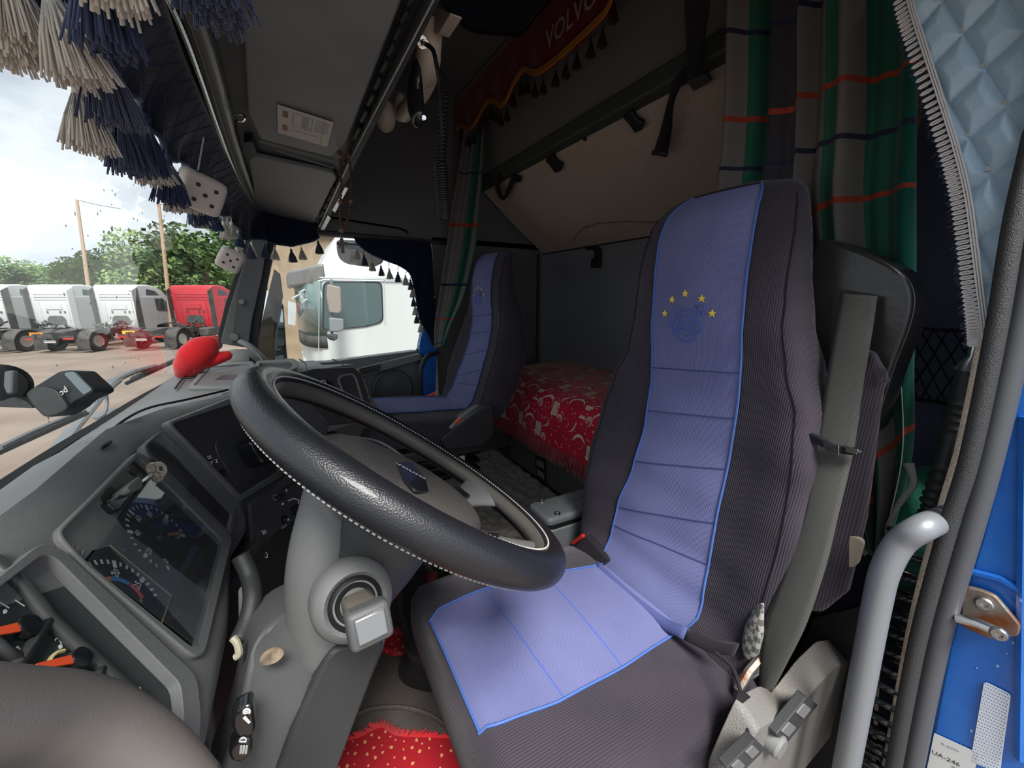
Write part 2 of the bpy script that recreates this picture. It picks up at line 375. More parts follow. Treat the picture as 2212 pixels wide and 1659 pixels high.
pa = crom([V((sx-.03, .19, .75)), P(2268, 120, x=sx), P(2232, 300, x=sx), P(2191, 480, x=sx), P(2148, 733, x=sx), P(2095, 986, x=sx), P(2050, 1134, x=sx), P(1982, 1387, x=sx), P(1930, 1659, x=sx), P(1908, 1780, x=sx)], 8)
pb = crom([V((sx-.01, .16, .75)), P(2330, 120, x=sx+.02), P(2292, 300, x=sx+.02), P(2250, 480, x=sx+.02), P(2196, 733, x=sx+.02), P(2138, 986, x=sx+.02), P(2098, 1134, x=sx+.02), P(2026, 1387, x=sx+.02), P(1970, 1659, x=sx+.02), P(1948, 1780, x=sx+.02)], 8)
sl = st(MB().tube(pa, .0095, 10), 'trim_9', M['rubber']); sl['label'] = 'grained rubber seal round the driver door opening'
MB().tube(pb, .0125, 12).build('outer_lip', M['rubber_s'], sl)
b = MB()
for i in range(0, len(pa)-1):
    for k in range(4):
        q = pa[i].lerp(pa[i+1], k/4).lerp(pb[i].lerp(pb[i+1], k/4), .47)+V((-.011, 0, 0)); q2 = q+(pa[i+1]-pa[i])*.13
        b.tube([q, q2], .0013, 4)
b.build('stitching', M['thread'], sl, kind='stuff')
pc = [p+V((.06, .014, 0)) for p in pa]
st(MB().tube(pc, .012, 6, sx=.5), 'trim_10', M['tan'])
st(MB().box((.87, .085, -.3), (.1, .05, 1.7)), 'trim_11', M['plastic_d'], smooth=0)
# striker plate
t = thing('door_striker', 'rusty steel door striker plate bolted to the blue door pillar', 'door striker', jp(2140, 1320, .79))
b = MB().slab([jp(2078, 1300, .785), jp(2086, 1267, .785), jp(2120, 1276, .785), jp(2150, 1288, .785), jp(2204, 1352, .785), jp(2200, 1374, .785), jp(2140, 1382, .785), jp(2075, 1352, .785)], .008, .004)
b.build('plate', M['rust'], t, bev=.0015)
b = MB().tube([jp(2066, 1334, .76), jp(2110, 1345, .76), jp(2160, 1366, .76)], .0075, 8, sx=.8)
b.build('striker_bar', M['metal'], t)
for px, py, r, x in ((2126, 1303, .009, .784), (2158, 1368, .0085, .752)):
    b = MB(); c = jp(px, py, x); b.lathe([(r, 0), (r, .004), (r*.8, .006), (r*.45, .006), (r*.4, .002)], c, (-1, -.1, .1), 18)
    b.build('bolt', M['metal'], t)
# reflective sticker and printed label
M['refl'] = mat('white reflective tape', '#dfe4ea', .35, bump=('noise', 300, .1))
t = thing('reflective_tape', 'white honeycomb reflective tape strip on the blue pillar', 'sticker', jp(2140, 1600, .798))
q = [jp(2126, 1472, .797), jp(2184, 1500, .797), jp(2160, 1670, .797), jp(2096, 1645, .797)]
MB().slab(q, .001, .004).build('tape', M['refl'], t, smooth=0)
b = MB()
def bil(q, u, v): return q[0].lerp(q[1], u).lerp(q[3].lerp(q[2], u), v)
for i in range(26):
    for j in range(9):
        u, v = (j+.5+(i % 2)*.4)/9.6, (i+.5)/26
        c = bil(q, u, v)+V((-.0006, 0, 0)); e1 = (q[1]-q[0])*.035; e2 = (q[3]-q[0])*.008
        b.poly([c-e1, c-e2, c+e1, c+e2])
b.build('honeycomb_print', mat('grey tape print', '#5a7fae', .6), t, smooth=0, kind='stuff')
t = thing('paper_label', 'white paper label with small print at the foot of the pillar', 'label', jp(2050, 1650, .798))
q = [jp(2018, 1584, .797), jp(2115, 1628, .797), jp(2080, 1760, .797), jp(1990, 1720, .797)]
MB().slab(q, .0008, 0).build('paper', mat('label paper', '#d7d8d6', .7), t, smooth=0)
b = MB(); xd = q[1]-q[0]; yd = q[0]-q[3]
text(b, 'UA-246', .0095, bil(q, .36, .28)+V((-.0007, 0, 0)), xd, yd)
for k in range(5):
    text(b, ('PL AUTO', 'date 09 2007', 'nr 17 096', 'kontrola', 'data waznosci')[k], .0045, bil(q, (.4, .78, .8, .4, .4)[k], (.1, .36, .46, .5, .62)[k])+V((-.0007, 0, 0)), xd, yd)
b.build('print', M['black'], t, smooth=0)
# ================================================================= yard outside
M['tire'] = mat('tyre rubber', '#2b2a2a', .85); M['tw'] = mat('white truck paint', '#c6c8c8', .35, coat=.2)
M['tr'] = mat('red truck paint', '#b8323a', .4, coat=.2); M['ts'] = mat('silver truck paint', '#b4b7b8', .35)
M['tdark'] = mat('dark chassis parts', '#3a3b3d', .8, var=('#55504b', 3)); M['tglass'] = mat('dark cab glass', '#3f4d50', .1)
M['amber'] = mat('amber reflector', '#e08a2a', .4); M['tail'] = mat('red tail lamp', '#c03a35', .3); M['rim'] = mat('dusty wheel rim', '#b7b1a6', .5, .4)
M['yellow'] = mat('yellow plate', '#e0c038', .5)
def wheel_mesh(o=(0, 0, 0)):
    t = MB().lathe([(.30, -.15), (.46, -.16), (.51, -.12), (.52, 0), (.51, .12), (.46, .16), (.30, .15), (.30, -.15)], o, (0, 1, 0), 26, cap=False)
    r = MB().lathe([(.30, -.13), (.27, -.14), (.2, -.04), (.12, -.05), (.1, -.11), (0, -.11)], o, (0, 1, 0), 20)
    for k in range(8): r.lathe([(.018, 0), (.018, .03)], V(o)+V((cos(k*pi/4)*.16, -.045, sin(k*pi/4)*.16)), (0, -1, 0), 6)
    return t, r
def truck(label, pos, az, body, side, cargo=0):
    t = thing('tractor_truck', label, 'truck', (0, 0, 0), 'parked tractor units across the yard')
    # local frame: x ahead, y left, z up; back wall of the cab at x = 0
    prof = [(0, 1.15), (0, 3.3), (.06, 3.42), (.7, 3.46), (1.2, 3.38), (1.75, 3.1), (2.1, 2.7), (2.28, 2.0), (2.3, .9), (1.95, .75), (1.9, .95), (1.72, 1.12), (1.3, 1.16), (.95, 1.05), (.8, .8), (.1, .85)]
    cab = MB().prism([(x, -1.2, z) for x, z in prof], (0, 2.4, 0)).build('cab', body, t, bev=.06, smooth=30)
    MB().prism([(.02, -1.225, .95), (.02, -1.225, 2.75), (1.6, -1.225, 2.75), (2.2, -1.225, 2.2), (2.25, -1.225, 1.1), (1.7, -1.225, 1.18), (.9, -1.225, 1.1), (.8, -1.225, .9)], (0, .03, 0)).build('side_panel', side, t, bev=.02)
    MB().prism(rpoly([(1.05, -1.245, 1.95), (1.02, -1.245, 2.65), (1.6, -1.245, 2.65), (2.05, -1.245, 2.2), (2.05, -1.245, 1.9)], .08), (0, .02, 0)).build('side_window', M['tglass'], t)
    MB().prism(rpoly([(.55, -1.21, 2.85), (.6, -1.21, 3.2), (1.2, -1.21, 3.1), (1.45, -1.21, 2.85)], .06), (0, .02, 0)).build('skylight', M['tglass'], t)
    b = MB()
    for z in (2.9, 2.75, 2.6): b.box((-.012, 0, z), (.03, 1.9, .03))
    for y in (-.75, .75): b.box((-.015, y, 1.95), (.04, .05, 1.1))
    b.box((-.02, 0, 2.2), (.04, .9, .3)); b.build('back_ribs', body, t, bev=.01)
    MB().prism(rpoly([(-.03, -.5, 1.2), (-.03, -.5, 1.5), (-.03, -.35, 1.68), (-.03, .35, 1.68), (-.03, .5, 1.5), (-.03, .5, 1.2)], .08), (.05, 0, 0)).build('air_intake', M['tdark'], t)
    for y in (-.55, -.3, .4): MB().box((-.02, y, 1.9), (.03, .08, .12)).build('bracket', M['tdark'], t)
    b = MB().prism([(-.32, -1.2, .9), (-.32, -1.2, 3.1), (.02, -1.24, 3.3), (.02, -1.24, .8)], (0, .05, 0)); b.build('side_fairing', M['tdark'] if cargo != 1 else body, t, bev=.02)
    b = MB().prism([(-.32, 1.15, .9), (-.32, 1.15, 3.1), (.02, 1.2, 3.3), (.02, 1.2, .8)], (0, .05, 0)); b.build('side_fairing', M['tdark'], t, bev=.02)
    b = MB().box((-1.6, .42, .88), (5.2, .1, .26)).box((-1.6, -.42, .88), (5.2, .1, .26))
    for x in (-4.0, -3.2, -2.2, -1.2, -.4): b.box((x, 0, .88), (.14, .8, .2))
    b.build('chassis_rails', M['tdark'], t)
    b = MB(); rr = random.Random(len(label))
    for k in range(26):
        c = (rr.uniform(-1.0, -.15), rr.uniform(-.8, .8), rr.uniform(1.0, 1.35))
        b.tube([c, (c[0]+rr.uniform(-.3, .3), c[1]+rr.uniform(-.4, .4), c[2]+rr.uniform(-.2, .25))], rr.uniform(.02, .06), 6)
    b.build('hoses', M['tdark'], t, kind='stuff')
    MB().prism([(-2.2, -.45, 1.03), (-2.2, .45, 1.03), (-2.9, .45, 1.06), (-3.5, .3, .98), (-3.5, -.3, .98), (-2.9, -.45, 1.06)], (0, 0, .08)).build('fifth_wheel', M['tdark'], t, bev=.02)
    b = MB().box((-.35, -.95, .72), (1.1, .55, .5)).box((-.35, .95, .72), (1.1, .55, .5)); b.build('fuel_tank', M['tdark'], t, bev=.08)
    tm, rm = wheel_mesh()
    w0 = tm.build('wheel', M['tire'], t); rm.build('wheel_rim', M['rim'], w0); w0.location = (-2.75, -1.02, .52)
    for x, y, rz in ((-2.75, 1.02, pi), (1.3, -1.0, 0), (1.3, 1.0, pi)):
        c = dupe(w0, t); c.location = (x, y, .52); c.rotation_euler = (0, 0, rz)
    for y in (-1.02, 1.02):
        MB().grid(lambda u, v: (-2.75+.66*cos(pi*(.02+.96*u)), y+(v-.5)*.62, .5+.62*sin(pi*(.02+.96*u))), 16, 1).build('mudguard', M['tdark'], t, solid=.03)
        MB().box((-3.43, y, .42), (.03, .62, .5)).build('mud_flap', M['tdark'], t)
        MB().box((-3.9, y*.85, .78), (.06, .5, .15)).build('tail_lamp', M['tail'], t, bev=.01)
    MB().box((-3.92, .55, .98), (.03, .62, .16)).build('marker_board', M['amber'] if cargo != 2 else M['yellow'], t)
    MB().box((-3.9, 0, .85), (.08, 2.2, .1)).build('rear_bar', M['tdark'], t)
    MB().box((-3.93, 0, .62), (.02, .55, .13)).build('number_plate', M['white'], t)
    MB().prism(rpoly([(2.25, -1.4, 1.9), (2.25, -1.4, 2.7), (2.25, -1.2, 2.7), (2.25, -1.2, 1.9)], .05), (.12, 0, 0)).build('mirror', M['tdark'], t, bev=.02)
    t.location = V((pos.x, pos.y, 0)); t.rotation_euler = (0, 0, pi/2-az); ORG[t.name] = V()
    return t
AZ = radians(27)
hd = V((sin(AZ), cos(AZ), 0)); lf = V((-cos(AZ), sin(AZ), 0))
for px, tt, lab, bd, sd, cg in ((-62, 22.0, 'white tractor unit farthest from the red one, only its side showing', 'tw', 'ts', 0), (76, 22.2, 'white tractor unit with a plain white back wall', 'tw', 'ts', 1),
                                (216, 22.4, 'light grey tractor unit with ribbed back wall beside the red one', 'tw', 'ts', 0), (379, 23.4, 'red tractor unit parked next to the windscreen pillar', 'tr', 'tr', 2)):
    c = ray(px, 690)*tt
    truck(lab, V((c.x, c.y, 0))-lf*1.2, AZ, M[bd], M[sd], cg)
# trees
M['leaf'] = mat('green leaves', '#56703a', .7, var=('#7d9452', 1.2)); M['leafd'] = mat('deep green leaves', '#46603a', .7, var=('#64803f', 1.0)); M['bark'] = mat('tree bark', '#5d4d40', .9)
def crown_mesh(seed):
    r = random.Random(seed); b = MB(); bl = [(r.uniform(-1.7, 1.7), r.uniform(-1.3, 1.3), r.uniform(2.0, 5.6), r.uniform(.8, 1.5)) for _ in range(13)]
    bl.append((0, 0, 3.6, 1.9))
    vs, fs = [], []
    for x, y, z, q in bl:
        for k in range(300):
            d = V((r.gauss(0, 1), r.gauss(0, 1), r.gauss(0, 1))).normalized()*q*(r.random()**.35)
            c = V((x, y, z))+V((d.x, d.y, d.z*.75)); a = V((r.gauss(0, 1), r.gauss(0, 1), r.gauss(0, .6))).normalized()*r.uniform(.1, .22); e = a.orthogonal().normalized()*r.uniform(.07, .14)
            o = len(vs); vs += [c-a, c+e, c+a, c-e]; fs.append([o, o+1, o+2, o+3])
    return b.add(vs, fs)
cm = [crown_mesh(s) for s in (3, 4, 5)]
first = []
tl = [('broad green tree behind the leftmost parked trucks', -20, 41, 1.0, 0), ('green tree rising over the white truck cabs', 70, 40.5, 1.0, 1), ('rounded tree between the two thin poles, over the white cab', 150, 40, 1.02, 2), ('tree standing directly behind the light grey truck', 222, 39.5, 1.1, 0),
      ('bushy tree left of the pole that stands by the red truck', 290, 40, 1.18, 1), ('tree behind the leaning pole', 352, 40, 1.3, 2), ('dense tree above the red truck', 412, 38.5, 1.42, 0), ('tall tree beside the windscreen pillar', 466, 37, 1.4, 1),
      ('tree half hidden by the windscreen pillar', 520, 36, 1.3, 2)]
for k, (lab, px, tt, sc, i) in enumerate(tl):
    tt += 3.4*(-1)**k; c = ray(px, 700)*tt; t = thing('tree', lab, 'tree', (c.x, c.y, -H), 'row of trees beyond the yard')
    if i >= len(first):
        ORG[t.name] = V(); cr = cm[i].build('crown', M['leaf' if i != 1 else 'leafd'], t, smooth=0)
        tb = MB().tube([(0, 0, 0), (.05, .02, 1.2), (-.05, .05, 2.4), (0, 0, 3.6)], [.22, .17, .13, .06], 8)
        for q in range(5): tb.tube([(0, 0, 1.6+q*.3), (cos(q*1.9)*.9, sin(q*1.9)*.7, 2.8+q*.4)], [.08, .03], 6)
        tr_ = tb.build('trunk', M['bark'], t); first.append((cr, tr_))
    else:
        for o in first[i]: linkcopy(o, t, (0, 0, 0))
    t.scale = (sc,)*3; t.rotation_euler = (0, 0, k*1.3)
for lab, px0, py0, px1, py1, tt in (('thin leaning pole between the grey and red trucks', 343, 440, 372, 715, 24), ('thin wooden pole behind the white truck cabs', 166, 432, 190, 612, 27)):
    a, c = ray(px0, py0)*tt, ray(px1, py1)*tt; d = (a-c); g = c+d*((-H-c.z)/d.z)
    t = thing('utility_pole', lab, 'pole', g)
    MB().tube([g, c, a], [.13, .12, .085], 8).build('pole_shaft', mat('weathered pole wood', '#a08670', .9), t)
    w = V((2.2, 0, -.35)); MB().tube([a, a+w*.5+V((0, 0, -.05)), a+w], .02, 5).build('stay_wire', M['tdark'], t)
# long low building and hedge behind the white truck
t = thing('building', 'long tan rendered building behind the white truck next door', 'building', (4, 15, -H))
MB().box((6, 17, -.4), (13, 5, 4.8)).build('wall', mat('tan render', '#9c8873', .95, bump=('noise', 5, .6), var=('#8d7964', 2)), t)
MB().prism([(-.7, 14.3, 2.0), (-.7, 19.7, 2.0), (-.7, 17, 2.5)], (13.4, 0, 0)).build('roof', M['tdark'], t)
# ---- the white truck next door
YN = 6.0
def np_(px, py, y=YN): return P(px, py, y=y)
t = thing('box_truck_cab', 'white truck cab standing close outside the passenger window', 'truck', (1.5, 7.2, -H))
xa, xb = .36, 3.4
plan = [(xb, YN), (xa+.1, YN), (xa, YN+.04), (xa-.1, YN+.18), (xa-.19, YN+.5), (xa-.24, YN+1.2), (xa-.19, YN+1.9), (xa-.1, YN+2.2), (xa, YN+2.36), (xb, YN+2.4)]
MB().prism([(x, y, -1.75) for x, y in plan], (0, 0, 2.0)).build('cab_body', M['tw'], t, bev=.05)
MB().prism([(x-.02, y-.0, -2.2) for x, y in plan], (0, 0, .44)).build('bumper', M['tw'], t, bev=.04)
b = MB().prism([(xb, YN+.02, .25), (xa+.12, YN+.02, .25), (xa+.02, YN+.2, .3), (xa+.35, YN+.3, .85), (xa+.8, YN+.3, .98), (xb, YN+.3, 1.0), (xb, YN+.02, .27)], (0, 1.9, 0)); b.build('roof_fairing', M['tw'], t, bev=.05)
g = rpoly([np_(701, 611, 5.985), np_(823, 611, 5.985), np_(826, 694, 5.985), np_(790, 704, 5.985), np_(700, 713, 5.985)], .08)
cg = sum(g, V())/len(g)
MB().frame([cg+(p-cg)*1.05 for p in g], g, .02).build('window_rubber', M['black'], t)
MB().prism(g, (0, .02, 0)).build('side_window', mat('hazy cab glass', '#4c5a5b', .08, spec=.6), t)
def front_strip(z0, z1, a, c, off): return MB().grid(lambda u, v: (lambda q: (q.x-off, q.y, lerp(z0, z1, v)))(crom([V((x, y, 0)) for x, y in plan[1:8]], 4)[int(lerp(a, c, u)*23.99)]), 23, 1)
front_strip(-.55, .2, .06, 1, .012).build('windscreen', mat('pale windscreen glass', '#61726e', .06, spec=.8), t, solid=.01)
front_strip(-.72, -.55, .06, 1, .02).build('wiper_panel', M['tdark'], t, solid=.01)
b = MB()
for k in range(4): b.box((xa-.1, YN+1.2, -1.0-.16*k), (.3, 1.5-.1*k, .07))
b.build('grille_slat', M['ts'], t, bev=.02)
MB().prism([(xa+.12, YN, .22), (xa-.05, YN+.05, .16), (xa-.32, YN+.5, .12), (xa-.34, YN+1.9, .12), (xa-.05, YN+2.35, .16), (xa+.12, YN+2.4, .22)], (0, 0, .22)).build('sun_visor', mat('smoked sun visor', '#6a6560', .3), t, bev=.03)
b = MB().tube([np_(690, 600, 5.98), np_(910, 606, 5.98)], .012, 6).tube([np_(690, 606, 5.99), np_(688, 790, 5.99)], .006, 5).tube([np_(830, 600, 5.99), np_(832, 700, 5.99)], .005, 5)
b.build('door_seam', M['ts'], t)
tm, rm = wheel_mesh(ORG[t.name]); w0 = tm.build('wheel', M['tire'], t); rm.build('wheel_rim', M['rim'], w0); w0.location = (.1, -.85, .52)
MB().box((1.9, 7.2, -2.0), (3.0, .9, .5)).build('chassis', M['tdark'], t)
w1 = dupe(w0, t); w1.location = (.1, .85, .52); w1.rotation_euler = (0, 0, pi)
mr = MB().slab(rpoly([np_(708, 614, 5.62), np_(736, 620, 5.62), np_(738, 672, 5.62), np_(733, 678, 5.62), np_(712, 676, 5.62), np_(706, 640, 5.62)], .02), .12, 0).build('mirror_housing', mat('dusty mirror housing', '#8b7f76', .7), t, bev=.03)
mr2 = MB().slab(rpoly([np_(712, 686, 5.62), np_(742, 689, 5.62), np_(743, 712, 5.62), np_(732, 717, 5.62), np_(713, 717, 5.62)], .02), .12, 0).build('mirror_housing', mat('grey mirror housing', '#77787a', .7), t, bev=.03)
MB().slab(rpoly([np_(708, 722, 5.62), np_(730, 722, 5.62), np_(730, 732, 5.62), np_(722, 737, 5.62), np_(708, 732, 5.62)], .02), .1, 0).build('camera_pod', M['tdark'], t, bev=.02)
MB().tube([np_(716, 606, 5.9), np_(716, 616, 5.66), np_(717, 735, 5.66)], .02, 8).build('mirror_arm', M['tdark'], t)
b = MB()
for px, py in ((648, 632), (632, 645), (655, 652)): b.tube([np_(px, py, 6.1), np_(px+14, py-8, 6.3), np_(px+26, py+6, 6.2)], .018, 6)
b.slab([np_(622, 650, 6.0), np_(640, 655, 6.0), np_(638, 704, 6.0), np_(622, 700, 6.0)], .08, .01).build('front_mirror', M['ts'], t, bev=.01)
# ---- own mirrors and wipers outside the glass
t = thing('wide_angle_mirror', 'rounded kerb mirror seen through the top of the passenger window', 'mirror', yp(765, 550, 2.5))
q = rpoly([yp(x_, y_, 2.5-(552-y_)*.0024) for x_, y_ in ((730, 526), (812, 530), (832, 568), (808, 580), (746, 572), (731, 558))], .03)
MB().prism([p+V((0, .006, .003)) for p in q], (0, .06, .03)).build('mirror_shell', M['plastic_m'], t, bev=.01)
c = sum(q, V())/len(q); MB().prism([c+(p-c)*.92+V((0, -.004, 0)) for p in q], (0, .003, 0)).build('mirror_glass', mat('mirror glass', '#d5dbe0', .02, 1), t, smooth=0)
MB().tube([yp(770, 528, 2.53), yp(775, 500, 2.45), yp(780, 478, 2.32)], .012, 8).build('mirror_arm', M['plastic_d'], t)
t = thing('door_mirror', 'tall black door mirror outside the passenger window, its glass facing the cab', 'mirror', yp(605, 720, 2.6))
q = [yp(592, 645, 2.62), yp(612, 655, 2.62), yp(619, 760, 2.62), yp(622, 785, 2.62), yp(590, 790, 2.62)]
MB().slab(q, .1, .02).build('mirror_shell', M['plastic_d'], t, bev=.012)
mg = bpy.data.materials['mirror glass']
MB().tube([yp(606, 770, 2.66), yp(640, 800, 2.5), yp(660, 815, 2.30)], .016, 8).build('mirror_arm', M['plastic_d'], t)
MB().slab([yp(594, 660, 2.612), yp(610, 666, 2.612), yp(615, 742, 2.612), yp(608, 756, 2.612), yp(594, 758, 2.612)], .003, .01).build('mirror_glass', mg, t, smooth=0)
MB().slab([yp(594, 770, 2.612), yp(612, 766, 2.612), yp(617, 782, 2.612), yp(594, 788, 2.612)], .003, .01).build('mirror_glass', mg, t, smooth=0)
M['wip'] = mat('dusty wiper metal', '#6b6e72', .6)
def wiper(lab, arm, blade, base):
    q = lambda p: P(p[0], p[1], x=p[2])
    t = thing('windscreen_wiper', lab, 'wiper', base)
    MB().tube(crom([q(p) for p in arm], 6), [.018]*6+[.013]*(len(arm)*6-11), 8, sx=.6).build('wiper_arm', M['wip'], t)
    a, c = q(blade[0]), q(blade[1])
    MB().tube([a, c], .006, 6).build('wiper_blade', M['black'], t)
    b = MB(); d = c-a; u = V((.006, 0, .013))
    b.tube([a+d*.05+u*.7, a+d*.3+u, a+d*.7+u, a+d*.95+u*.7], .005, 6)
    for k in (.08, .25, .4, .6, .75, .92): b.tube([a+d*k, a+d*k+u], .004, 5)
    b.build('blade_frame', M['wip'], t)
wiper('near wiper with its blade lying low across the windscreen', [(122, 975, -.52), (165, 920, -.5), (212, 862, -.48), (228, 838, -.47)], [(-20, 985, -.49), (186, 893, -.47)], P(122, 975, x=-.52))
wiper('far wiper running up towards the red plush toy', [(224, 842, -.49), (255, 818, -.47), (290, 803, -.46), (332, 791, -.44)], [(274, 828, -.46), (398, 772, -.42)], P(224, 842, x=-.49))
t = thing('washer_hose', 'thin grey washer hose rising in front of the windscreen base', 'hose', P(215, 900, x=-.5))
MB().tube(crom([P(228, 845, x=-.5), P(231, 870, x=-.5), P(226, 895, x=-.5), P(212, 905, x=-.5)], 5), .0045, 6).build('hose_tube', M['wip'], t)
MB().sph(P(250, 893, x=-.5), (.05, .05, .014), 14, 8).build('nozzle_cowl', M['wip'], t)
# ================================================================= seats (driver's numbers; the passenger's seat is the same shape moved over)
#        z      xf    depth  half  bolster
ROWS = [(.212, .790, .03, .060, 0), (.207, .768, .06, .105, 0), (.190, .745, .085, .140, .0), (.15, .724, .095, .158, .0), (.10, .716, .105, .168, .002), (.05, .712, .115, .174, .004), (-.05, .717, .13, .186, .008),
        (-.13, .729, .14, .206, .014), (-.20, .735, .14, .240, .03), (-.30, .730, .15, .262, .045), (-.42, .706, .16, .272, .05), (-.52, .686, .165, .270, .045), (-.60, .660, .17, .262, .03), (-.66, .622, .19, .245, .015), (-.70, .602, .19, .235, .005)]
SY = .512
RS = sorted([(r[0],)+r[1:] for r in ROWS])
def sexp(z): t = max(0, min(1, (z+.15)/.3)); return lerp(.55, .80, t), lerp(.60, .85, t)
def sxf(z, y):
    xf, d, hw, bo = interp(RS, z); a = max(0, min(1, (abs(y-SY)-.115)/max(.02, hw-.125))); a = a*a*(3-2*a)
    ey, ex = sexp(z); q = min(.999, abs(y-SY)/hw)
    return xf-bo*a+d/2*(1-(1-q**(2/ey))**(ex/2))
def loft(b, rings, m=0, cap=True):
    n = len(rings[0]); fs = []
    for i in range(len(rings)-1): fs += [[i*n+j, i*n+(j+1) % n, (i+1)*n+(j+1) % n, (i+1)*n+j] for j in range(n)]
    if cap: fs += [list(range(n)), [(len(rings)-1)*n+j for j in range(n)][::-1]]
    return b.add([p for r in rings for p in r], fs, m)
def sgp(v, e): return math.copysign(abs(v)**e, v)
PL_ = [(-.70, .394), (-.67, .394), (-.63, .376), (-.52, .39), (-.42, .398), (-.3, .402), (.05, .409), (.16, .413), (.19, .420), (.2, .43)]
PR_ = [(-.70, .622), (-.67, .622), (-.63, .634), (-.52, .642), (-.42, .622), (-.3, .612), (.05, .611), (.12, .612), (.165, .602), (.19, .58), (.2, .55)]
def make_seat(name, label, group, dx, dy, zb, k, sh=0):
    T = lambda p: V((p[0]+dx+sh*max(0, p[2]+.62), p[1]+dy, zb+(p[2]+.67)*k))
    t = thing(name, label, 'seat', T((.5, SY, -.98)), group)
    rings = []
    for i in range(64):
        z = lerp(ROWS[0][0], ROWS[-1][0], i/63); xf, d, hw, bo = interp(RS, z); r = []
        for j in range(40):
            a = 2*pi*j/40; ey, ex = sexp(z); y = SY+hw*sgp(cos(a), ey); xx = sgp(sin(a), ex); x = xf+d/2+xx*d/2
            if xx < 0:
                k_ = max(0, min(1, (abs(y-SY)-.115)/max(.02, hw-.125))); x -= bo*k_*k_*(3-2*k_)*min(1, -xx*1.6)
            x += .004*noise.noise(V((z*9, y*9, dx)))
            r.append(T((x, y, z)))
        rings.append(r)
    bk = loft(MB(), rings).build('backrest', M['ribbed'], t, smooth=60)
    def ps(z, y, off): return T((sxf(z, y)-off+.004*noise.noise(V((z*9, y*9, dx))), y, z))
    zt, zz = .197, -.672
    def pan(u, v):
        z = lerp(zz, zt, u); a, c = interp(PL_, z), interp(PR_, z); y = lerp(a, c, v)
        return ps(z, y, .0035+.0025*sin(pi*v))
    MB().grid(pan, 60, 12).build('back_panel', M['blue'], t, smooth=180, label='violet blue centre panel')
    for side, nm in ((0, 'piping'), (1, 'piping')):
        MB().tube([pan(i/60, side)+V((-.0015, 0, 0)) for i in range(61)], .0023, 6).build(nm, M['piping'], t)
    MB().tube([pan(1, i/12)+V((-.001, 0, 0)) for i in range(13)], .0022, 6).build('piping', M['black_cloth'], t)
    b = MB()
    for z0, z1 in ((-.165, -.142), (-.27, -.232), (-.40, -.335), (-.53, -.445), (-.575, -.53)):
        b.tube([pan((lerp(z1, z0, j/12)-zz)/(zt-zz), j/12)+V((-.0006, 0, 0)) for j in range(13)], .0013, 4)
    b.build('seam', mat('seam thread '+name, '#39406e', .9), t)
    b = MB()                                # side seams of the cover
    for sg in (-1, 1):
        b.tube([ps(z, SY+sg*(interp(RS, z)[2]-.035+.03*max(0, min(1, (z+.3)/.5))), .001) for z in [.17-.02*i for i in range(40)]], .0014, 4)
    b.build('seam', M['black_cloth'], t)
    b = MB()                                # embroidered emblem: ring, arrow, lettered bar
    oz, oy, R0 = -.06, .519, .030
    def e(u, w, off=.008): return ps(oz+w, oy-u, off)
    for rr in (R0, R0*.66):
        for sg in (1, -1):
            arc = [e(cos(a)*rr, sin(a)*rr*1.12) for a in [radians(x) for x in range(16, 165, 8)]] if sg > 0 else [e(cos(a)*rr, sin(a)*rr*1.12) for a in [radians(x) for x in range(196, 345, 8)]]
            b.tube(arc, .0011, 5)
    b.tube(rpoly([e(-.036, .007), e(.036, .007), e(.036, -.010), e(-.036, -.010)], .008), .0011, 5, closed=True)
    b.tube([e(.019, .026), e(.028, .036), e(.020, .040), e(.041, .043), e(.037, .022), e(.032, .031), e(.024, .020)], .0011, 5)
    text(b, 'VOLVO', .0125, e(0, -.0015, .0085), (0, -1, 0), (-.03, 0, 1), sx=1.25, bold=.01)
    b.build('emblem', M['embroid'], t, label='embroidered emblem lettered VOLVO')
    for px, py in ((1441, 677), (1458, 647), (1488, 634), (1524, 645), (1544, 677)):
        d = ray(px, py); u = oy-.717*d.y/d.x; w = .717*d.z/d.x-oz
        pts = [e(u+(.0078 if q % 2 == 0 else .0034)*sin(q*pi/5), w+(.0078 if q % 2 == 0 else .0034)*cos(q*pi/5), .0065) for q in range(10)]
        MB().prism(pts, (-.002, 0, 0)).build('star', M['star'], t, smooth=0)
    # cushion
    CR = [(.160, -.705, .045, .225), (.168, -.70, .07, .245), (.19, -.694, .08, .256), (.25, -.70, .085, .262), (.45, -.722, .086, .266), (.6, -.742, .085, .262), (.68, -.75, .07, .25)]
    def cs(x, y):
        zc, hh, hw = interp(CR, x); q = (abs(y-SY)/hw); s = max(0, 1-q**3.6)**(1/3.6)
        return T((x, y, zc+hh*s+.004*noise.noise(V((x*8, y*8, 3+dx)))))
    rings = []
    for i in range(44):
        x = lerp(.16, .68, (i/43)**1.4); zc, hh, hw = interp(CR, x)
        rings.append([T((x, SY+hw*sgp(cos(a), .5), zc+hh*sgp(sin(a), .56)+(.004*noise.noise(V((x*8, (SY+hw*sgp(cos(a), .5))*8, 3+dx))) if sin(a) > 0 else 0))) for a in [2*pi*j/44 for j in range(44)]])
    loft(MB(), rings).build('cushion', M['ribbedx'], t, smooth=60)
    CL = [(.175, .40), (.2, .388), (.3, .376), (.45, .378), (.6, .39)]; CRt = [(.175, .63), (.2, .64), (.3, .648), (.45, .634), (.6, .618)]
    def cpan(u, v):
        x = lerp(.172, .63, u); y = lerp(interp(CL, x), interp(CRt, x), v)
        return cs(x, y)+V((0, 0, .003+.002*sin(pi*v)))
    MB().grid(cpan, 40, 14).build('cushion_panel', M['bluex'], t, smooth=180, label='violet blue centre panel')
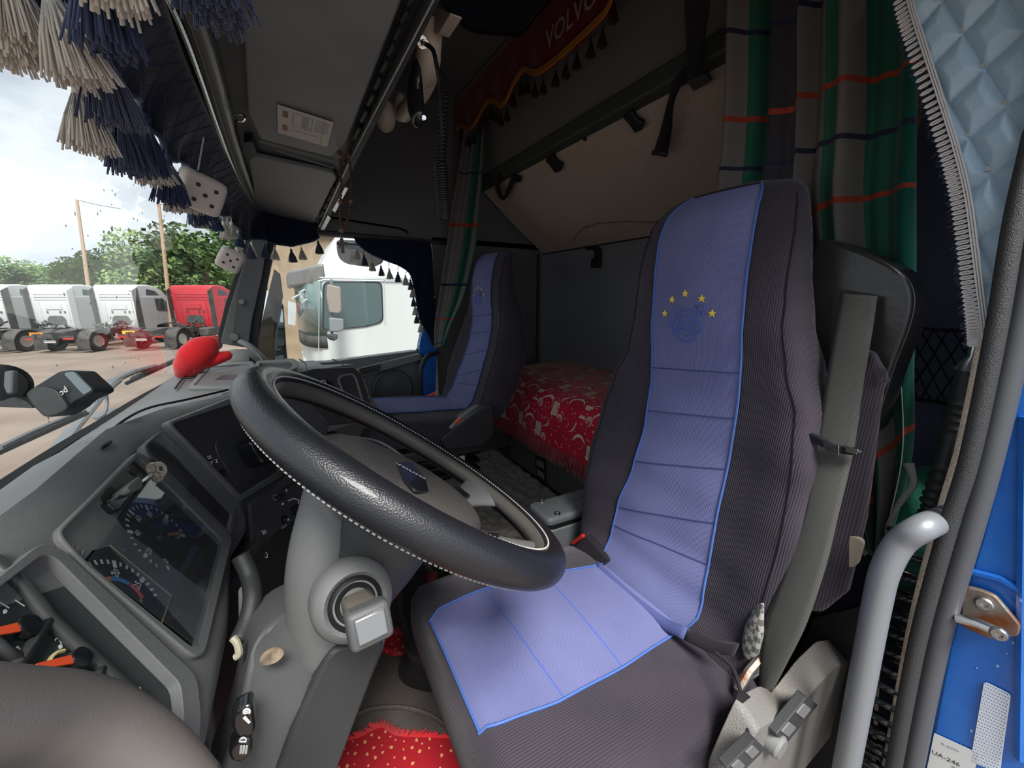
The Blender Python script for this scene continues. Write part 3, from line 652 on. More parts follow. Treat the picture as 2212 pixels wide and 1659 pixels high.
    for sd in (0, 1): MB().tube([cpan(i/40, sd)+V((0, 0, .0015)) for i in range(41)], .0023, 6).build('piping', M['piping'], t)
    MB().tube([cpan(.004, j/14)+V((0, 0, .001)) for j in range(15)], .0022, 6).build('piping', M['piping'], t)
    b = MB()
    for x0, x1 in ((.31, .30), (.44, .45)): b.tube([cpan((lerp(x0, x1, j/14)-.172)/.458, j/14)+V((0, 0, .0004)) for j in range(15)], .0011, 4)
    b.build('seam', M['embroid'], t)
    # lower skirt of the backrest cover and pedestal
    b = MB().prism([T(p) for p in ((.20, SY-.24, -.79), (.20, SY+.24, -.79), (.66, SY+.24, -.81), (.66, SY-.24, -.81))], (0, 0, -.05)); b.build('seat_pan', M['plastic_d'], t, bev=.01)
    b = MB().prism([T((x, SY-.17, z)) for x, z in ((.24, -.84), (.64, -.84), (.62, -1.04), (.28, -1.04))], (0, .34, 0)); b.build('pedestal', M['black'], t, bev=.02)
    b = MB()
    for z in (-.88, -.93, -.98): b.prism([T((x, SY-.2, z)) for x in (.22, .66)]+[T((x, SY+.2, z)) for x in (.66, .22)], (0, 0, -.02))
    b.build('bellows', M['black'], t, bev=.008)
    return t, T, ps, cs
ds, T0, ps0, cs0 = make_seat('driver_seat', 'driver seat in black ribbed cover with violet blue centre panel, nearest the open door', 'covered cab seats', 0, 0, -.67, 1)
# driver's seat extras ------------------------------------------------
X8 = .83
def q8(px, py, x=X8): return P(px, py, x=x)
ho = [q8(1758, 512), q8(1800, 520), q8(1860, 540), q8(1930, 572), q8(1966, 606), q8(1977, 650), q8(1962, 712), q8(1930, 790), q8(1912, 850), q8(1880, 950), q8(1800, 950), q8(1740, 800), q8(1740, 600)]
b = MB().prism(rpoly(ho, .03), (.075, 0, 0)); b.build('belt_frame', M['leatherd'], ds, bev=.022, seg=4, label='black padded shoulder frame')
sl_ = [q8(1806, 624, .826), q8(1892, 636, .826), q8(1899, 650, .826), q8(1880, 740, .826), q8(1790, 760, .826), q8(1800, 640, .826)]
MB().prism(rpoly(sl_, .008), (.01, 0, 0)).build('belt_slot', M['black'], ds)
# belt webbing: a ribbon from the slot to the lower anchor
LB = [(1818, 634, .815), (1806, 700, .80), (1786, 820, .775), (1766, 940, .75), (1737, 1100, .715), (1702, 1210, .69), (1672, 1290, .67), (1650, 1360, .655), (1642, 1440, .645), (1640, 1490, .64)]
RB = [(1896, 640, .815), (1884, 720, .80), (1864, 840, .775), (1846, 965, .75), (1812, 1110, .715), (1788, 1210, .69), (1763, 1290, .67), (1737, 1360, .655), (1702, 1430, .645), (1668, 1494, .64)]
la = crom([P(p[0], p[1], x=p[2]) for p in LB], 4); ra = crom([P(p[0], p[1], x=p[2]) for p in RB], 4)
bl = MB().grid(lambda u, v: la[round(u*(len(la)-1))].lerp(ra[round(u*(len(ra)-1))], v)+V((-.004*sin(pi*v), 0, 0)), len(la)-1, 6).build('seat_belt', M['webbing'], ds, solid=.0025, smooth=180)
tp = [P(1741, 938, x=.730), P(1752, 936, x=.730), P(1800, 962, x=.730), P(1850, 968, x=.730), P(1859, 978, x=.730), P(1853, 986, x=.730), P(1800, 978, x=.730), P(1748, 953, x=.730)]
tg = MB().prism(rpoly(tp, .004), (.008, 0, 0)).build('belt_tongue', M['gloss'], bl, bev=.0015)
b = MB().slab([P(1777, 956, x=.726), P(1812, 964, x=.726), P(1812, 984, x=.726), P(1782, 974, x=.726)], .003, .001).slab([P(1826, 962, x=.726), P(1854, 972, x=.726), P(1850, 982, x=.726), P(1826, 976, x=.726)], .003, .001)
tm_ = b.build('belt_tongue', M['chrome'], bl, bev=.0006); tm_['label'] = 'bright metal tongue'
# cover flap pulled over the frame, loose hem, exposed checked cloth
fl = [P(1800, 880, x=.80), P(1892, 752, x=.80), P(1918, 800, x=.805), P(1928, 822, x=.80), P(1916, 842, x=.80), P(1908, 900, x=.80), P(1896, 1000, x=.80), P(1880, 1120, x=.80), P(1840, 1280, x=.79), P(1780, 1330, x=.76), P(1690, 1320, x=.72), P(1740, 1100, x=.76)]
MB().prism(fl, (.05, .03, 0)).build('cover_flap', M['ribbed'], ds, bev=.012, seg=3)
MB().slab([P(1827, 1155, x=.785), P(1866, 1168, x=.785), P(1850, 1225, x=.785), P(1826, 1225, x=.785)], .01, .01).build('torn_lining', mat('torn beige lining', '#a99d8d', .95), ds, smooth=0)
M['check'] = mat('grey checked seat cloth', '#6f6e69', .95)
tt_ = M['check'].node_tree; ck = N(tt_, 'ShaderNodeTexChecker', i_Scale=95); ck.inputs[1].default_value = hx('#8f8d86'); ck.inputs[2].default_value = hx('#55554f')
tcc = tt_.nodes.new('ShaderNodeTexCoord'); tt_.links.new(tcc.outputs['Object'], ck.inputs[0]); tt_.links.new(ck.outputs[0], tt_.nodes['Principled BSDF'].inputs['Base Color'])
cp = [P(1650, 1318, x=.640), P(1650, 1380, x=.636), P(1640, 1420, x=.632), P(1612, 1436, x=.630), P(1600, 1410, x=.630), P(1606, 1375, x=.632), P(1625, 1335, x=.638)]
MB().prism(cp, (.06, .03, 0)).build('bare_cloth', M['check'], ds, bev=.012, seg=3, label='grey checked seat cloth bared at the torn hem')
MB().tube([P(1594, 1492, x=.60), P(1618, 1450, x=.625), P(1640, 1425, x=.65)], .007, 6).build('recliner_bar', M['rust'], ds)
# hem of the back cover turned out over the cushion
hem = [P(1284, 1232, x=.588), P(1345, 1290, x=.584), P(1420, 1352, x=.582), P(1466, 1376, x=.580), P(1530, 1408, x=.583), P(1584, 1414, x=.592)]
h2 = [P(1292, 1212, x=.60), P(1352, 1268, x=.600), P(1432, 1330, x=.598), P(1476, 1352, x=.596), P(1536, 1380, x=.60), P(1596, 1390, x=.61)]
ha, hb = crom(hem, 5), crom(h2, 5)
k0 = 16
MB().grid(lambda u, v: ha[round(u*k0)].lerp(hb[round(u*k0)], v), k0, 2).build('hem', mat('deep blue hem', '#474f80', .9), ds, solid=.004)
MB().grid(lambda u, v: ha[k0+round(u*(len(ha)-1-k0))].lerp(hb[k0+round(u*(len(hb)-1-k0))], v), len(ha)-1-k0, 2).build('hem', M['black_cloth'], ds, solid=.004, label='black hem end')
q = [P(1235, 1186, x=.60), P(1262, 1156, x=.615), P(1320, 1212, x=.625), P(1288, 1234, x=.60)]
MB().prism(q, (.03, .01, -.004)).build('corner_flap', M['black_cloth'], ds, bev=.006)
t = MB().prism(rpoly([P(1232, 1172, x=.60), P(1256, 1154, x=.60), P(1258, 1162, x=.60), P(1240, 1176, x=.60)], .002), (.02, .01, -.01)).build('buckle_button', M['red'], ds, bev=.002)
# seat side housing with adjusters
sh = [(1808, 1378), (1834, 1420), (1800, 1470), (1762, 1530), (1700, 1600), (1640, 1680), (1640, 1760), (1520, 1760), (1530, 1640), (1560, 1570), (1590, 1505), (1640, 1480), (1668, 1492), (1720, 1425), (1762, 1385)]
hs = [P(px, py, y=.238) for px, py in sh]
M['trimgrey'] = mat('warm grey grained plastic', '#66625d', .5, bump=('vor', 480, .4), var=('#72706c', 5))
MB().prism(rpoly(hs, .012), (0, -.036, -.022)).build('side_housing', M['trimgrey'], ds, bev=.014, seg=4, label='warm grey plastic side housing')
MB().slab([P(1594, 1494, y=.199), P(1616, 1500, y=.199), P(1622, 1506, y=.199), P(1604, 1520, y=.199), P(1590, 1510, y=.199)], .004, 0).build('slot', M['black'], ds)
for c, l, w in (((1722, 1556), (34, -42), 15), ((1612, 1640), (32, -32), 15)):
    ax = V((l[0], l[1], 0)).normalized(); pr = V((-ax.y, ax.x, 0)); pts = []
    for a, d in ((-1, -1), (1, -1), (1, 1), (-1, 1)): pts.append(P(c[0]+l[0]*a+pr.x*w*d, c[1]+l[1]*a+pr.y*w*d, y=.190))
    o = MB().slab(pts, .014, .006).build('adjuster', M['plastic_d'], ds, bev=.005, seg=3)
    for f in (-.5, .45):
        pts = [P(c[0]+l[0]*(f+a)+pr.x*w*.62*d, c[1]+l[1]*(f+a)+pr.y*w*.62*d, y=.188) for a, d in ((-.25, -1), (.25, -1), (.25, 1), (-.25, 1))]
        MB().slab(pts, .006, .003).build('button', M['plastic'], o, bev=.002)
o = MB().lathe([(.018, 0), (.018, .014), (.014, .018), (0, .018)], P(1664, 1596, y=.202), (0, -1, 0), 20).build('adjuster', M['plastic_m'], ds, smooth=35)
MB().tube(crom([P(1545, 1410, x=.57), P(1580, 1440, x=.57), P(1596, 1480, x=.56), P(1608, 1540, x=.54), P(1618, 1600, x=.52), P(1620, 1630, x=.51)], 6), .003, 6).build('cord', M['black_cloth'], ds)
MB().tube(crom([P(1745, 1395, y=.28), P(1790, 1400, y=.3), P(1830, 1450, y=.3)], 6), .003, 6).build('cable', M['black'], ds)
# passenger's seat
DX, DY, ZB, KK = .03, 1.19, -.515, .82
p_s, T1, ps1, cs1 = make_seat('passenger_seat', 'passenger seat in matching black and blue cover, beyond the steering wheel', 'covered cab seats', DX, DY, ZB, KK, .09)
b = MB().slab([P(950, 950, y=1.42), P(1010, 905, y=1.42), P(1065, 870, y=1.42), P(1068, 940, y=1.42), P(1040, 965, y=1.42), P(965, 972, y=1.42)], .1, .02); b.build('side_housing', M['plastic_d'], p_s, bev=.012)
MB().tube([P(972, 925, y=1.40), P(1000, 898, y=1.40), P(1030, 876, y=1.42)], .012, 8, sx=.5).build('belt_buckle', M['plastic_m'], p_s)
MB().tube([P(984, 914, y=1.39), P(995, 904, y=1.39)], .012, 8, sx=.5).build('buckle_button', M['red'], p_s)
MB().tube([P(921, 858, y=1.95), P(941, 849, y=1.95)], .014, 8, sx=.5).build('buckle_button', M['red'], p_s)
MB().tube(crom([P(1050, 780, y=1.6), P(1062, 820, y=1.55), P(1050, 850, y=1.5), P(1046, 868, y=1.5)], 4), .003, 5).build('cord', M['black'], p_s)
# ================================================================= steering wheel and column
TA = .658; WN = V((sin(TA), 0, cos(TA))); W1 = V((cos(TA), 0, -sin(TA))); W2 = V((0, 1, 0)); WC0 = V((.139, .535, -.25)); WR = .235
def wp(a, r, h=0): return WC0+W1*(cos(a)*r)+W2*(sin(a)*r)+WN*h
sw = thing('steering_wheel', 'large steering wheel with stitched black leather cover', 'steering wheel', WC0-WN*.1)
MB().tube([wp(2*pi*i/96, WR) for i in range(96)], .0215, 18, closed=True, up=WN).build('rim_cover', M['leather'], sw, smooth=180)
MB().tube([wp(2*pi*i/96, WR-.0150) for i in range(96)], .0125, 12, closed=True, up=WN).build('rim', mat('worn grey rim plastic', '#5a5751', .5, bump=('noise', 500, .3)), sw, smooth=180)
b = MB()
for th, n in ((2.25, 230), (-1.35, 260)):
    for i in range(n):
        a = 2*pi*i/n; da = .55*2*pi/n
        f = lambda a: wp(a, WR+.0222*cos(th), .0222*sin(th))
        b.tube([f(a), f(a+da)], .0011, 4)
b.build('stitching', M['thread'], sw, kind='stuff')
b = MB()                                     # hub: rounded pad
def hub(u, v):
    a = 2*pi*u; k = v; rr = .128*(1+.10*cos(2*a))*sin(min(1, k*1.25)*pi/2)**.8; h = -.008-.055*max(0, k*1.25-.35)**1.6
    return wp(a, rr, h)
b.grid(hub, 40, 12); b.build('hub_pad', mat('hub vinyl', '#4b4947', .5, bump=('vor', 420, .5), var=('#575450', 9)), sw, smooth=180)
hb_ = lambda px, py, h=0: PP(px, py, WC0+WN*-.006, WN)+WN*h
MB().tube(crom([hb_(770, 930, -.012), hb_(820, 944, -.008), hb_(866, 974, -.006), hb_(908, 1014, -.006), hb_(930, 1064, -.012)], 5), .0022, 6).build('hub_ridge', M['plastic'], sw)
MB().prism(rpoly([hb_(856, 1000, .0005), hb_(886, 998, .0005), hb_(918, 1032, .0005), hb_(926, 1062, .0005), hb_(898, 1060, .0005), hb_(872, 1036, .0005)], .006), WN*-.003).build('badge_plate', M['gloss'], sw)
b = MB(); bx_ = hb_(905, 1028)-hb_(868, 1008); text(b, 'VOLVO', .0125, hb_(887, 1019, .0012), bx_, WN.cross(bx_), sx=1.2, bold=.012); b.build('badge_lettering', M['white'], sw, smooth=0)
for a0 in (25, -38, 180):
    a = radians(a0); s = MB(); rings = []
    for i in range(9):
        k = i/8; r = lerp(.085, WR-.005, k); c = wp(a, r, lerp(-.05, 0, k**1.3)); tg = -W1*sin(a)+W2*cos(a); w = lerp(.032, .020, sin(pi*k)**.7)+.030*k**3; h = lerp(.014, .012, k)
        rings.append([c+tg*(cos(q)*w)+WN*(sin(q)*h) for q in [2*pi*j/14 for j in range(14)]])
    loft(s, rings); o = s.build('spoke', M['plastic'], sw, smooth=180)
    c = [wp(a+d, r, lerp(-.05, 0, ((r-.085)/.145)**1.3)+.0155) for d, r in ((-.11, .135), (.12, .135), (.105, .16), (-.10, .16))]
    MB().prism(rpoly(c, .004), -WN*.012).build('spoke_insert', M['gloss'], o, bev=.002)
# column
sc = thing('steering_column', 'dark steering column shroud under the wheel', 'steering column', (.0, .5, -.9))
rings = []
for k, (d, r, sq) in enumerate(((.045, .070, 1), (.07, .085, 1), (.10, .086, .95), (.14, .084, .9), (.18, .078, .9), (.20, .070, .9))):
    c = WC0-WN*d+V((0, -.002, 0)); rings.append([c+W1*(cos(q)*r)+W2*(sin(q)*r*sq) for q in [2*pi*j/28 for j in range(28)]])
loft(MB(), rings).build('collar', M['plastic_d'], sc, smooth=50, bev=.006)
# neck piece: thick rounded arm from the dash down to the lock housing
nk = [(716, 1062, .50), (704, 1120, .485), (694, 1180, .475), (690, 1250, .47), (696, 1330, .47), (708, 1400, .475)]
MB().tube(crom([P(a, b_, y=y+.03) for a, b_, y in nk], 6), [.034+.016*(i/36)**1.4 for i in range(37)], 20).build('neck', M['plastic'], sc, smooth=180)
lock_o = P(775, 1312, y=.40); la_ = (P(800, 1345, y=.34)-P(738, 1262, y=.50)).normalized()
b = MB().lathe([(.022, -.10), (.040, -.075), (.046, -.04), (.046, -.015), (.042, .0), (.034, .006), (.030, .002)], lock_o-la_*.02, la_, 36); b.build('lock_housing', M['plastic'], sc, smooth=45)
b = MB().lathe([(.030, -.02), (.030, .003), (.026, .006), (.024, .0), (.021, .004), (.017, .003), (.016, -.02)], lock_o-la_*.02, la_, 32); b.build('rubber_boot', M['black'], sc, smooth=60)
e1 = (V((0, 0, 1))-la_*la_.z).normalized(); e2 = la_.cross(e1); R3 = Matrix((e2, e1, la_)).transposed()
MB().box(lock_o+la_*.022, (.032, .028, .075), R3).build('lever_stem', mat('dusty worn rubber', '#5d574e', .95, bump=('noise', 400, .6)), sc, bev=.006)
o = MB().box(lock_o+la_*.048+e1*-.003, (.042, .037, .026), R3).build('lever_knob', M['pillar'], sc, bev=.006, seg=3)
MB().box(lock_o+la_*.0615+e1*-.003, (.030, .025, .004), R3).build('lever_cap', mat('satin grey cap', '#8d8e8e', .35, .7), o, bev=.005)
# broad lower shroud
sp = [P(545, 1395, y=.47), P(600, 1330, y=.50), P(700, 1290, y=.50), P(800, 1330, y=.47), P(842, 1372, y=.46), P(800, 1480, y=.455), P(738, 1640, y=.45), P(700, 1760, y=.44), P(440, 1760, y=.42), P(505, 1590, y=.44)]
MB().slab(sp, .09, .02).build('lower_shroud', M['pillar'], sc, bev=.02, seg=3)
sp = [P(716, 1402, y=.452), P(836, 1380, y=.452), P(800, 1480, y=.447), P(738, 1640, y=.442), P(700, 1760, y=.43), P(560, 1760, y=.425), P(640, 1560, y=.44)]
MB().slab(sp, .02, .015).build('shroud_cover', M['plastic_d'], sc, bev=.006)
o = MB().disc(P(588, 1415, y=.452), .012, (0, -1, .4), 18, th=.004, ry=.008).build('worn_screw_hole', mat('chipped bare plastic', '#8f7d66', .8, var=('#3b3530', 60)), sc)
# ================================================================= dashboard
da = thing('dashboard', 'long grey wrap-around dashboard below the windscreen', 'dashboard', (-.2, 1.0, -1.0))
#       edge x, y, z   outward x,y   drop  windscreen x,y,z  hood
ED = [(-.222, -.10, -.215, 1, 0, .17, -.345, .06, -.305, .03), (-.219, .25, -.215, 1, 0, .17, -.40, .30, -.305, .03), (-.213, .55, -.215, 1, 0, .17, -.422, .62, -.305, .03), (-.226, .76, -.215, .96, -.25, .17, -.43, .85, -.305, .028),
      (-.190, .885, -.215, .85, -.5, .165, -.428, 1.0, -.300, .02), (-.142, .99, -.222, .9, -.42, .16, -.424, 1.12, -.295, .012), (-.07, 1.20, -.238, .8, -.6, .15, -.415, 1.35, -.29, .004), (.03, 1.42, -.243, .45, -.9, .145, -.40, 1.6, -.285, 0),
      (.13, 1.475, -.243, .2, -.98, .145, -.385, 1.8, -.28, 0), (.182, 1.50, -.244, .8, -.6, .15, -.36, 1.95, -.29, 0), (.15, 1.60, -.30, 1, 0, .12, -.335, 2.05, -.315, 0), (.08, 2.22, -.325, 1, 0, .12, -.28, 2.20, -.325, 0)]
ed = []
for i in range(len(ED)-1):
    for s in range(5):
        t = s/5; ed.append([lerp(a, c, t) for a, c in zip(ED[i], ED[i+1])])
ed.append(list(ED[-1]))
rings = []
for x, y, z, ox, oy, dp, wx, wy, wz, hh in ed:
    E, O, Wp = V((x, y, z)), V((ox, oy, 0)).normalized(), V((wx, wy, wz)); sl2 = .50
    r = [Wp+V((-.02, 0, -.03)), Wp+V((0, 0, .0)), Wp.lerp(E, .35)+V((0, 0, hh*.9)), Wp.lerp(E, .72)+V((0, 0, hh*.9)), E-O*.03+V((0, 0, hh*.8)), E-O*.010+V((0, 0, hh*.45)), E+O*.002, E+O*(dp*.25*sl2)+V((0, 0, -dp*.25)), E+O*(dp*.5*sl2)+V((0, 0, -dp*.5)),
         E+O*(dp*sl2)+V((0, 0, -dp)), E+O*(dp*sl2+.012)+V((0, 0, -dp-.02)), E+O*(dp*sl2+.010)+V((0, 0, -dp-.05)), E+O*(dp*sl2-.03)+V((0, 0, -dp-.075)), E-O*.06+V((0, 0, -dp-.22)), E-O*.12+V((0, 0, -dp-.55))]
    rings.append(r)
loft(MB(), rings).build('body', M['plastic'], da, smooth=42)
# panel plane for the cluster
CO, CN = V((-.2165, .5, -.212)), V((.896, 0, .443))
def cp_(px, py, h=0): return PP(px, py, CO, CN)+CN*h
def loop(pts, h=0): return [cp_(x, y, h) for x, y in pts]
def sub8(pts, n=8):                          # resample a closed loop evenly per edge
    out = []
    for i in range(len(pts)):
        a, b_ = pts[i], pts[(i+1) % len(pts)]
        for s in range(n): out.append(a.lerp(b_, s/n))
    return out
def ringpanel(outer, inner, name, m, h=.008, th=.014, bev=.003, par=None):
    return MB().frame([p+CN*h for p in rpoly(outer, .012, 5)], [p+CN*h for p in rpoly(inner, .008, 5)], th).build(name, m, par or da, bev=bev, seg=3)
clo = [(98, 1162), (286, 980), (326, 1008), (492, 1166), (484, 1204), (428, 1424), (402, 1432), (160, 1232)]
cli = [(112, 1164), (286, 994), (318, 1022), (470, 1178), (464, 1202), (410, 1404), (398, 1408), (170, 1226)]
cl = ringpanel(loop(clo), loop(cli), 'cluster_frame', M['plastic'])
ip = MB().prism(rpoly(loop([(110, 1164), (286, 992), (318, 1024), (166, 1226)], .001), .008), -CN*.004).build('upper_strip', M['inset'], da)
gl = [(168, 1226), (318, 1034), (470, 1180), (464, 1204), (408, 1410)]
gf = MB().prism(loop(gl, .0015), -CN*.004).build('gauge_face', mat('gauge black', '#0c0d10', .35, bump=('noise', 200, .05)), da, smooth=0)
gu = (cp_(318, 1034)-cp_(168, 1226)).normalized(); gv = CN.cross(gu).normalized()
gv = gv if gv.z > 0 else -gv; gr = gv.cross(CN).normalized()   # gr: towards the passenger, gv: up the panel
gr = gr if gr.y > 0 else -gr
def gauge(px, py, R, a0, a1, n, big, labels, name, needle, skip=()):
    c = cp_(px, py, .0022); b = MB()
    f = lambda a, r: c+gr*(sin(a)*r)+gv*(cos(a)*r)
    for i in range(n+1):
        a = radians(lerp(a0, a1, i/n)); l = .17 if i % big == 0 else .1; w = (.045 if i % big == 0 else .025)*R
        d = (f(a, 1)-c).normalized(); e = d.cross(CN)
        b.poly([f(a, R)+e*w, f(a, R)-e*w, f(a, R*(1-l))-e*w, f(a, R*(1-l))+e*w])
    for i, s_ in enumerate(labels):
        a = radians(lerp(a0, a1, i*big/n)); text(b, s_, R*.22, f(a, R*.70), gr, gv, sx=.9, bold=.015)
    b.build(name+'_marks', M['white'], gf, smooth=0)
    if needle is None: return f
    a = radians(needle); d = (f(a, 1)-c).normalized(); e = d.cross(CN)
    MB().prism([c+CN*.003+e*.0028, c+CN*.003-e*.0028, f(a, R*.92)+CN*.003-e*.001, f(a, R*.92)+CN*.003+e*.001], -CN*.001).build(name+'_needle', mat(name+' needle', '#a5703f', .5), gf)
    MB().lathe([(R*.15, 0), (R*.14, .005), (0, .006)], c, CN, 18).build(name+'_hub', M['gloss'], gf)
    return f
f1 = gauge(343, 1164, .0505, -124, 124, 24, 4, ['0', '20', '40', '60', '80', '100', '120'], 'speed', 118)
f2 = gauge(256, 1310, .0515, 13, 125, 13, 5, ['15', '20', '25'], 'rev', None)
for nm, cc_, a0, a1 in (('green', '#7fd06a', 9, 21), ('orange', '#e08040', 22, 42), ('blue', '#3f86c4', 43, 84), ('red', '#e0565a', 86, 124)):
    b = MB(); n = 10
    b.grid(lambda u, v: f2(radians(lerp(a0, a1, u)), lerp(.0265, .0315, v))+CN*.0003, n, 1); b.build('rev_band', mat('gauge '+nm, cc_, .6), gf, smooth=0)
b = MB()
b.tube(loop([(232, 1180), (366, 1290)], .002), .0008, 4).tube(loop([(366, 1290), (336, 1372)], .002), .0008, 4); b.build('display_edge', mat('brass edge', '#8c8162', .4), gf)
b = MB()
for px, py in ((318, 1370), (300, 1300), (330, 1225), (262, 1190), (238, 1240)): b.disc(cp_(px, py, .002), .0022, CN, 8)
b.build('tell_tale', M['grey_print'], gf, smooth=0)
o = MB().prism(loop([(168, 1226), (318, 1034), (470, 1180), (464, 1204), (408, 1410)], .0075), CN*.0012).build('cluster_glass', glassmat('scratched gauge glass', '#e9edf0', 1.22, .015), da, smooth=0)
# upper strip details: key, lock, slots, indicator marks
ky = thing('ignition_key', 'steel ignition key with trefoil bow standing in the dash lock', 'key', cp_(270, 1056))
kc = cp_(291, 1044, .028)
b = MB(); vdir = (FW*-1).normalized(); kx = (RT*.8+UP*.5).normalized(); kyv = vdir.cross(kx)
b.frame([kc+kx*(cos(a)*.0115)+kyv*(sin(a)*.0115) for a in [2*pi*i/24 for i in range(24)]], [kc+kx*(.004+cos(a)*.0035)+kyv*(sin(a)*.0035) for a in [2*pi*i/24 for i in range(24)]], .0025)
for s_ in (-1, 1): b.frame([kc-kx*.006+kyv*(.006*s_)+kx*(cos(a)*.0085)+kyv*(sin(a)*.0085) for a in [2*pi*i/20 for i in range(20)]], [kc-kx*.006+kyv*(.006*s_)+kx*(cos(a)*.004)+kyv*(sin(a)*.004) for a in [2*pi*i/20 for i in range(20)]], .0025)
b.build('key_bow', mat('worn key steel', '#aca390', .35, .5), ky, bev=.0006)
MB().tube([kc-kx*.010, cp_(262, 1072, .006)], .0032, 6, sx=.4).build('key_blade', M['metal'], ky)
b = MB().slab(loop([(236, 1072), (268, 1046), (278, 1062), (274, 1074), (246, 1084)], .018), .018, .006); b.build('lock_cover', M['plastic'], da, bev=.004, seg=3)
b = MB().slab(loop([(208, 1096), (240, 1078), (262, 1082), (234, 1118)], .010), .010, .006); b.build('switch_block', M['gloss'], da, bev=.003)
for q in ([(204, 1086), (236, 1052), (246, 1060), (216, 1100)], [(276, 1020), (286, 1010), (300, 1022), (290, 1030)]): MB().slab(loop(q, .002), .002, .004).build('recess', M['black'], da)
MB().slab(loop([(302, 1000), (318, 996), (324, 1002), (310, 1010)], .008), .008, .003).build('clip', M['plastic_d'], da, bev=.002)
b = MB()
for k in range(5):
    x, y = 128+k*11, 1162+k*7.4; b.tube(loop([(x, y), (x+4, y+1), (x+1, y+9)], .0016), .0007, 4)
b.tube(loop([(126, 1192), (132, 1188), (140, 1204)], .0016), .0012, 4); b.build('strip_marks', M['grey_print'], da)
# recessed warning-lamp strip right of the cluster
so_ = [(300, 968), (345, 928), (512, 1092), (494, 1160), (484, 1160), (310, 990)]; si = [(309, 969), (344, 938), (500, 1092), (487, 1148), (482, 1146), (316, 984)]
ringpanel(loop(so_), loop(si), 'lamp_strip_frame', M['plastic'], h=.006, th=.012)
ls = MB().prism(loop(si, .0005), -CN*.003).build('lamp_strip', M['inset'], da, smooth=0)
b = MB().tube(loop([(413, 1074), (420, 1077), (418, 1084), (424, 1080)], .0015), .0016, 5); b.build('red_lamp_symbol', mat('red lamp symbol', '#b8342f', .5), ls)
b = MB()
for px, py in ((372, 1032), (378, 1040), (452, 1112)): b.disc(cp_(px, py, .001), .0015, CN, 6)
b.build('lamp_symbol', M['grey_print'], ls, smooth=0)
# near auxiliary gauges, panel nearer the door
no = [(-120, 1330), (60, 1188), (104, 1198), (404, 1476), (412, 1560), (400, 1700), (330, 1760), (-120, 1760)]
ni = [(-110, 1345), (64, 1214), (92, 1222), (366, 1494), (372, 1560), (360, 1680), (310, 1740), (-110, 1740)]
ringpanel(loop(no), loop(ni), 'gauge_panel_frame', M['plastic'], h=.010, th=.014)
au = MB().prism(loop(ni, .0005), -CN*.004).build('auxiliary_panel', mat('slate gauge panel', '#2f3636', .4, bump=('noise', 300, .06)), da, smooth=0)
b = MB().tube(loop([(-60, 1190), (40, 1270), (96, 1345), (210, 1446), (330, 1550)], .003), .0045, 8, sy=1.2).tube(loop([(96, 1345), (30, 1436), (-60, 1520)], .003), .004, 8).tube(loop([(212, 1448), (180, 1500)], .003), .004, 8).tube(loop([(30, 1436), (-60, 1370)], .003), .004, 8)
b.build('divider_ridge', M['inset'], au, smooth=180)
for px, py, ang in ((38, 1366, -105), (152, 1436, -103)):
    c = cp_(px, py, .004); e = (cp_(px-46, py+10, .004)-c).normalized(); s_ = e.cross(CN)
    o = MB().lathe([(.0085, 0), (.008, .005), (0, .006)], c, CN, 20).build('dial_hub', M['gloss'], au)
    MB().prism([c+e*.008+s_*.0035+CN*.004, c+e*.008-s_*.0035+CN*.004, c+e*.034-s_*.0022+CN*.004, c+e*.036+CN*.004, c+e*.034+s_*.0022+CN*.004], -CN*.0015).build('dial_needle', mat('orange needle', '#e2522b', .5), o)
b = MB(); d1 = cp_(152, 1436, .001)
for k, (px, py) in enumerate(((128, 1398), (8, 1322), (88, 1346), (220, 1426), (198, 1422), (298, 1490))): b.slab(loop([(px-4, py-3), (px+3, py-5), (px+5, py+3), (px-2, py+6)], .001), .0005, .001)
text(b, '1', .012, cp_(40, 1306, .0012), gr, gv); text(b, '2', .009, cp_(124, 1387, .0012), gr, gv); text(b, '1', .012, cp_(6, 1310, .0012), gr, gv)
b.tube(loop([(16, 1422), (34, 1400), (40, 1404), (22, 1426), (30, 1412)], .001), .0009, 4); b.build('dial_print', M['white'], au, smooth=0)
for nm, pts in (('yellow', [(135, 1408), (118, 1413), (106, 1424), (100, 1436)]), ('green', [(104, 1430), (101, 1440), (102, 1450)])):
    MB().tube(crom(loop(pts, .001), 4), .0016, 5).build('dial_band', mat('dial '+nm, '#d9c98a' if nm == 'yellow' else '#3fa07c', .6), au)
# rounded roll on the dash end beside the door
MB().tube(crom([cp_(-140, 1548)*.85, cp_(0, 1550)*.85, cp_(120, 1552)*.85, cp_(220, 1578)*.85, cp_(320, 1645)*.85, cp_(400, 1735)*.85], 6), [.0235]*31, 16).build('grab_roll', mat('shiny worn grey plastic', '#5a5654', .42, bump=('noise', 900, .12), var=('#6a625d', 5)), da, smooth=180)
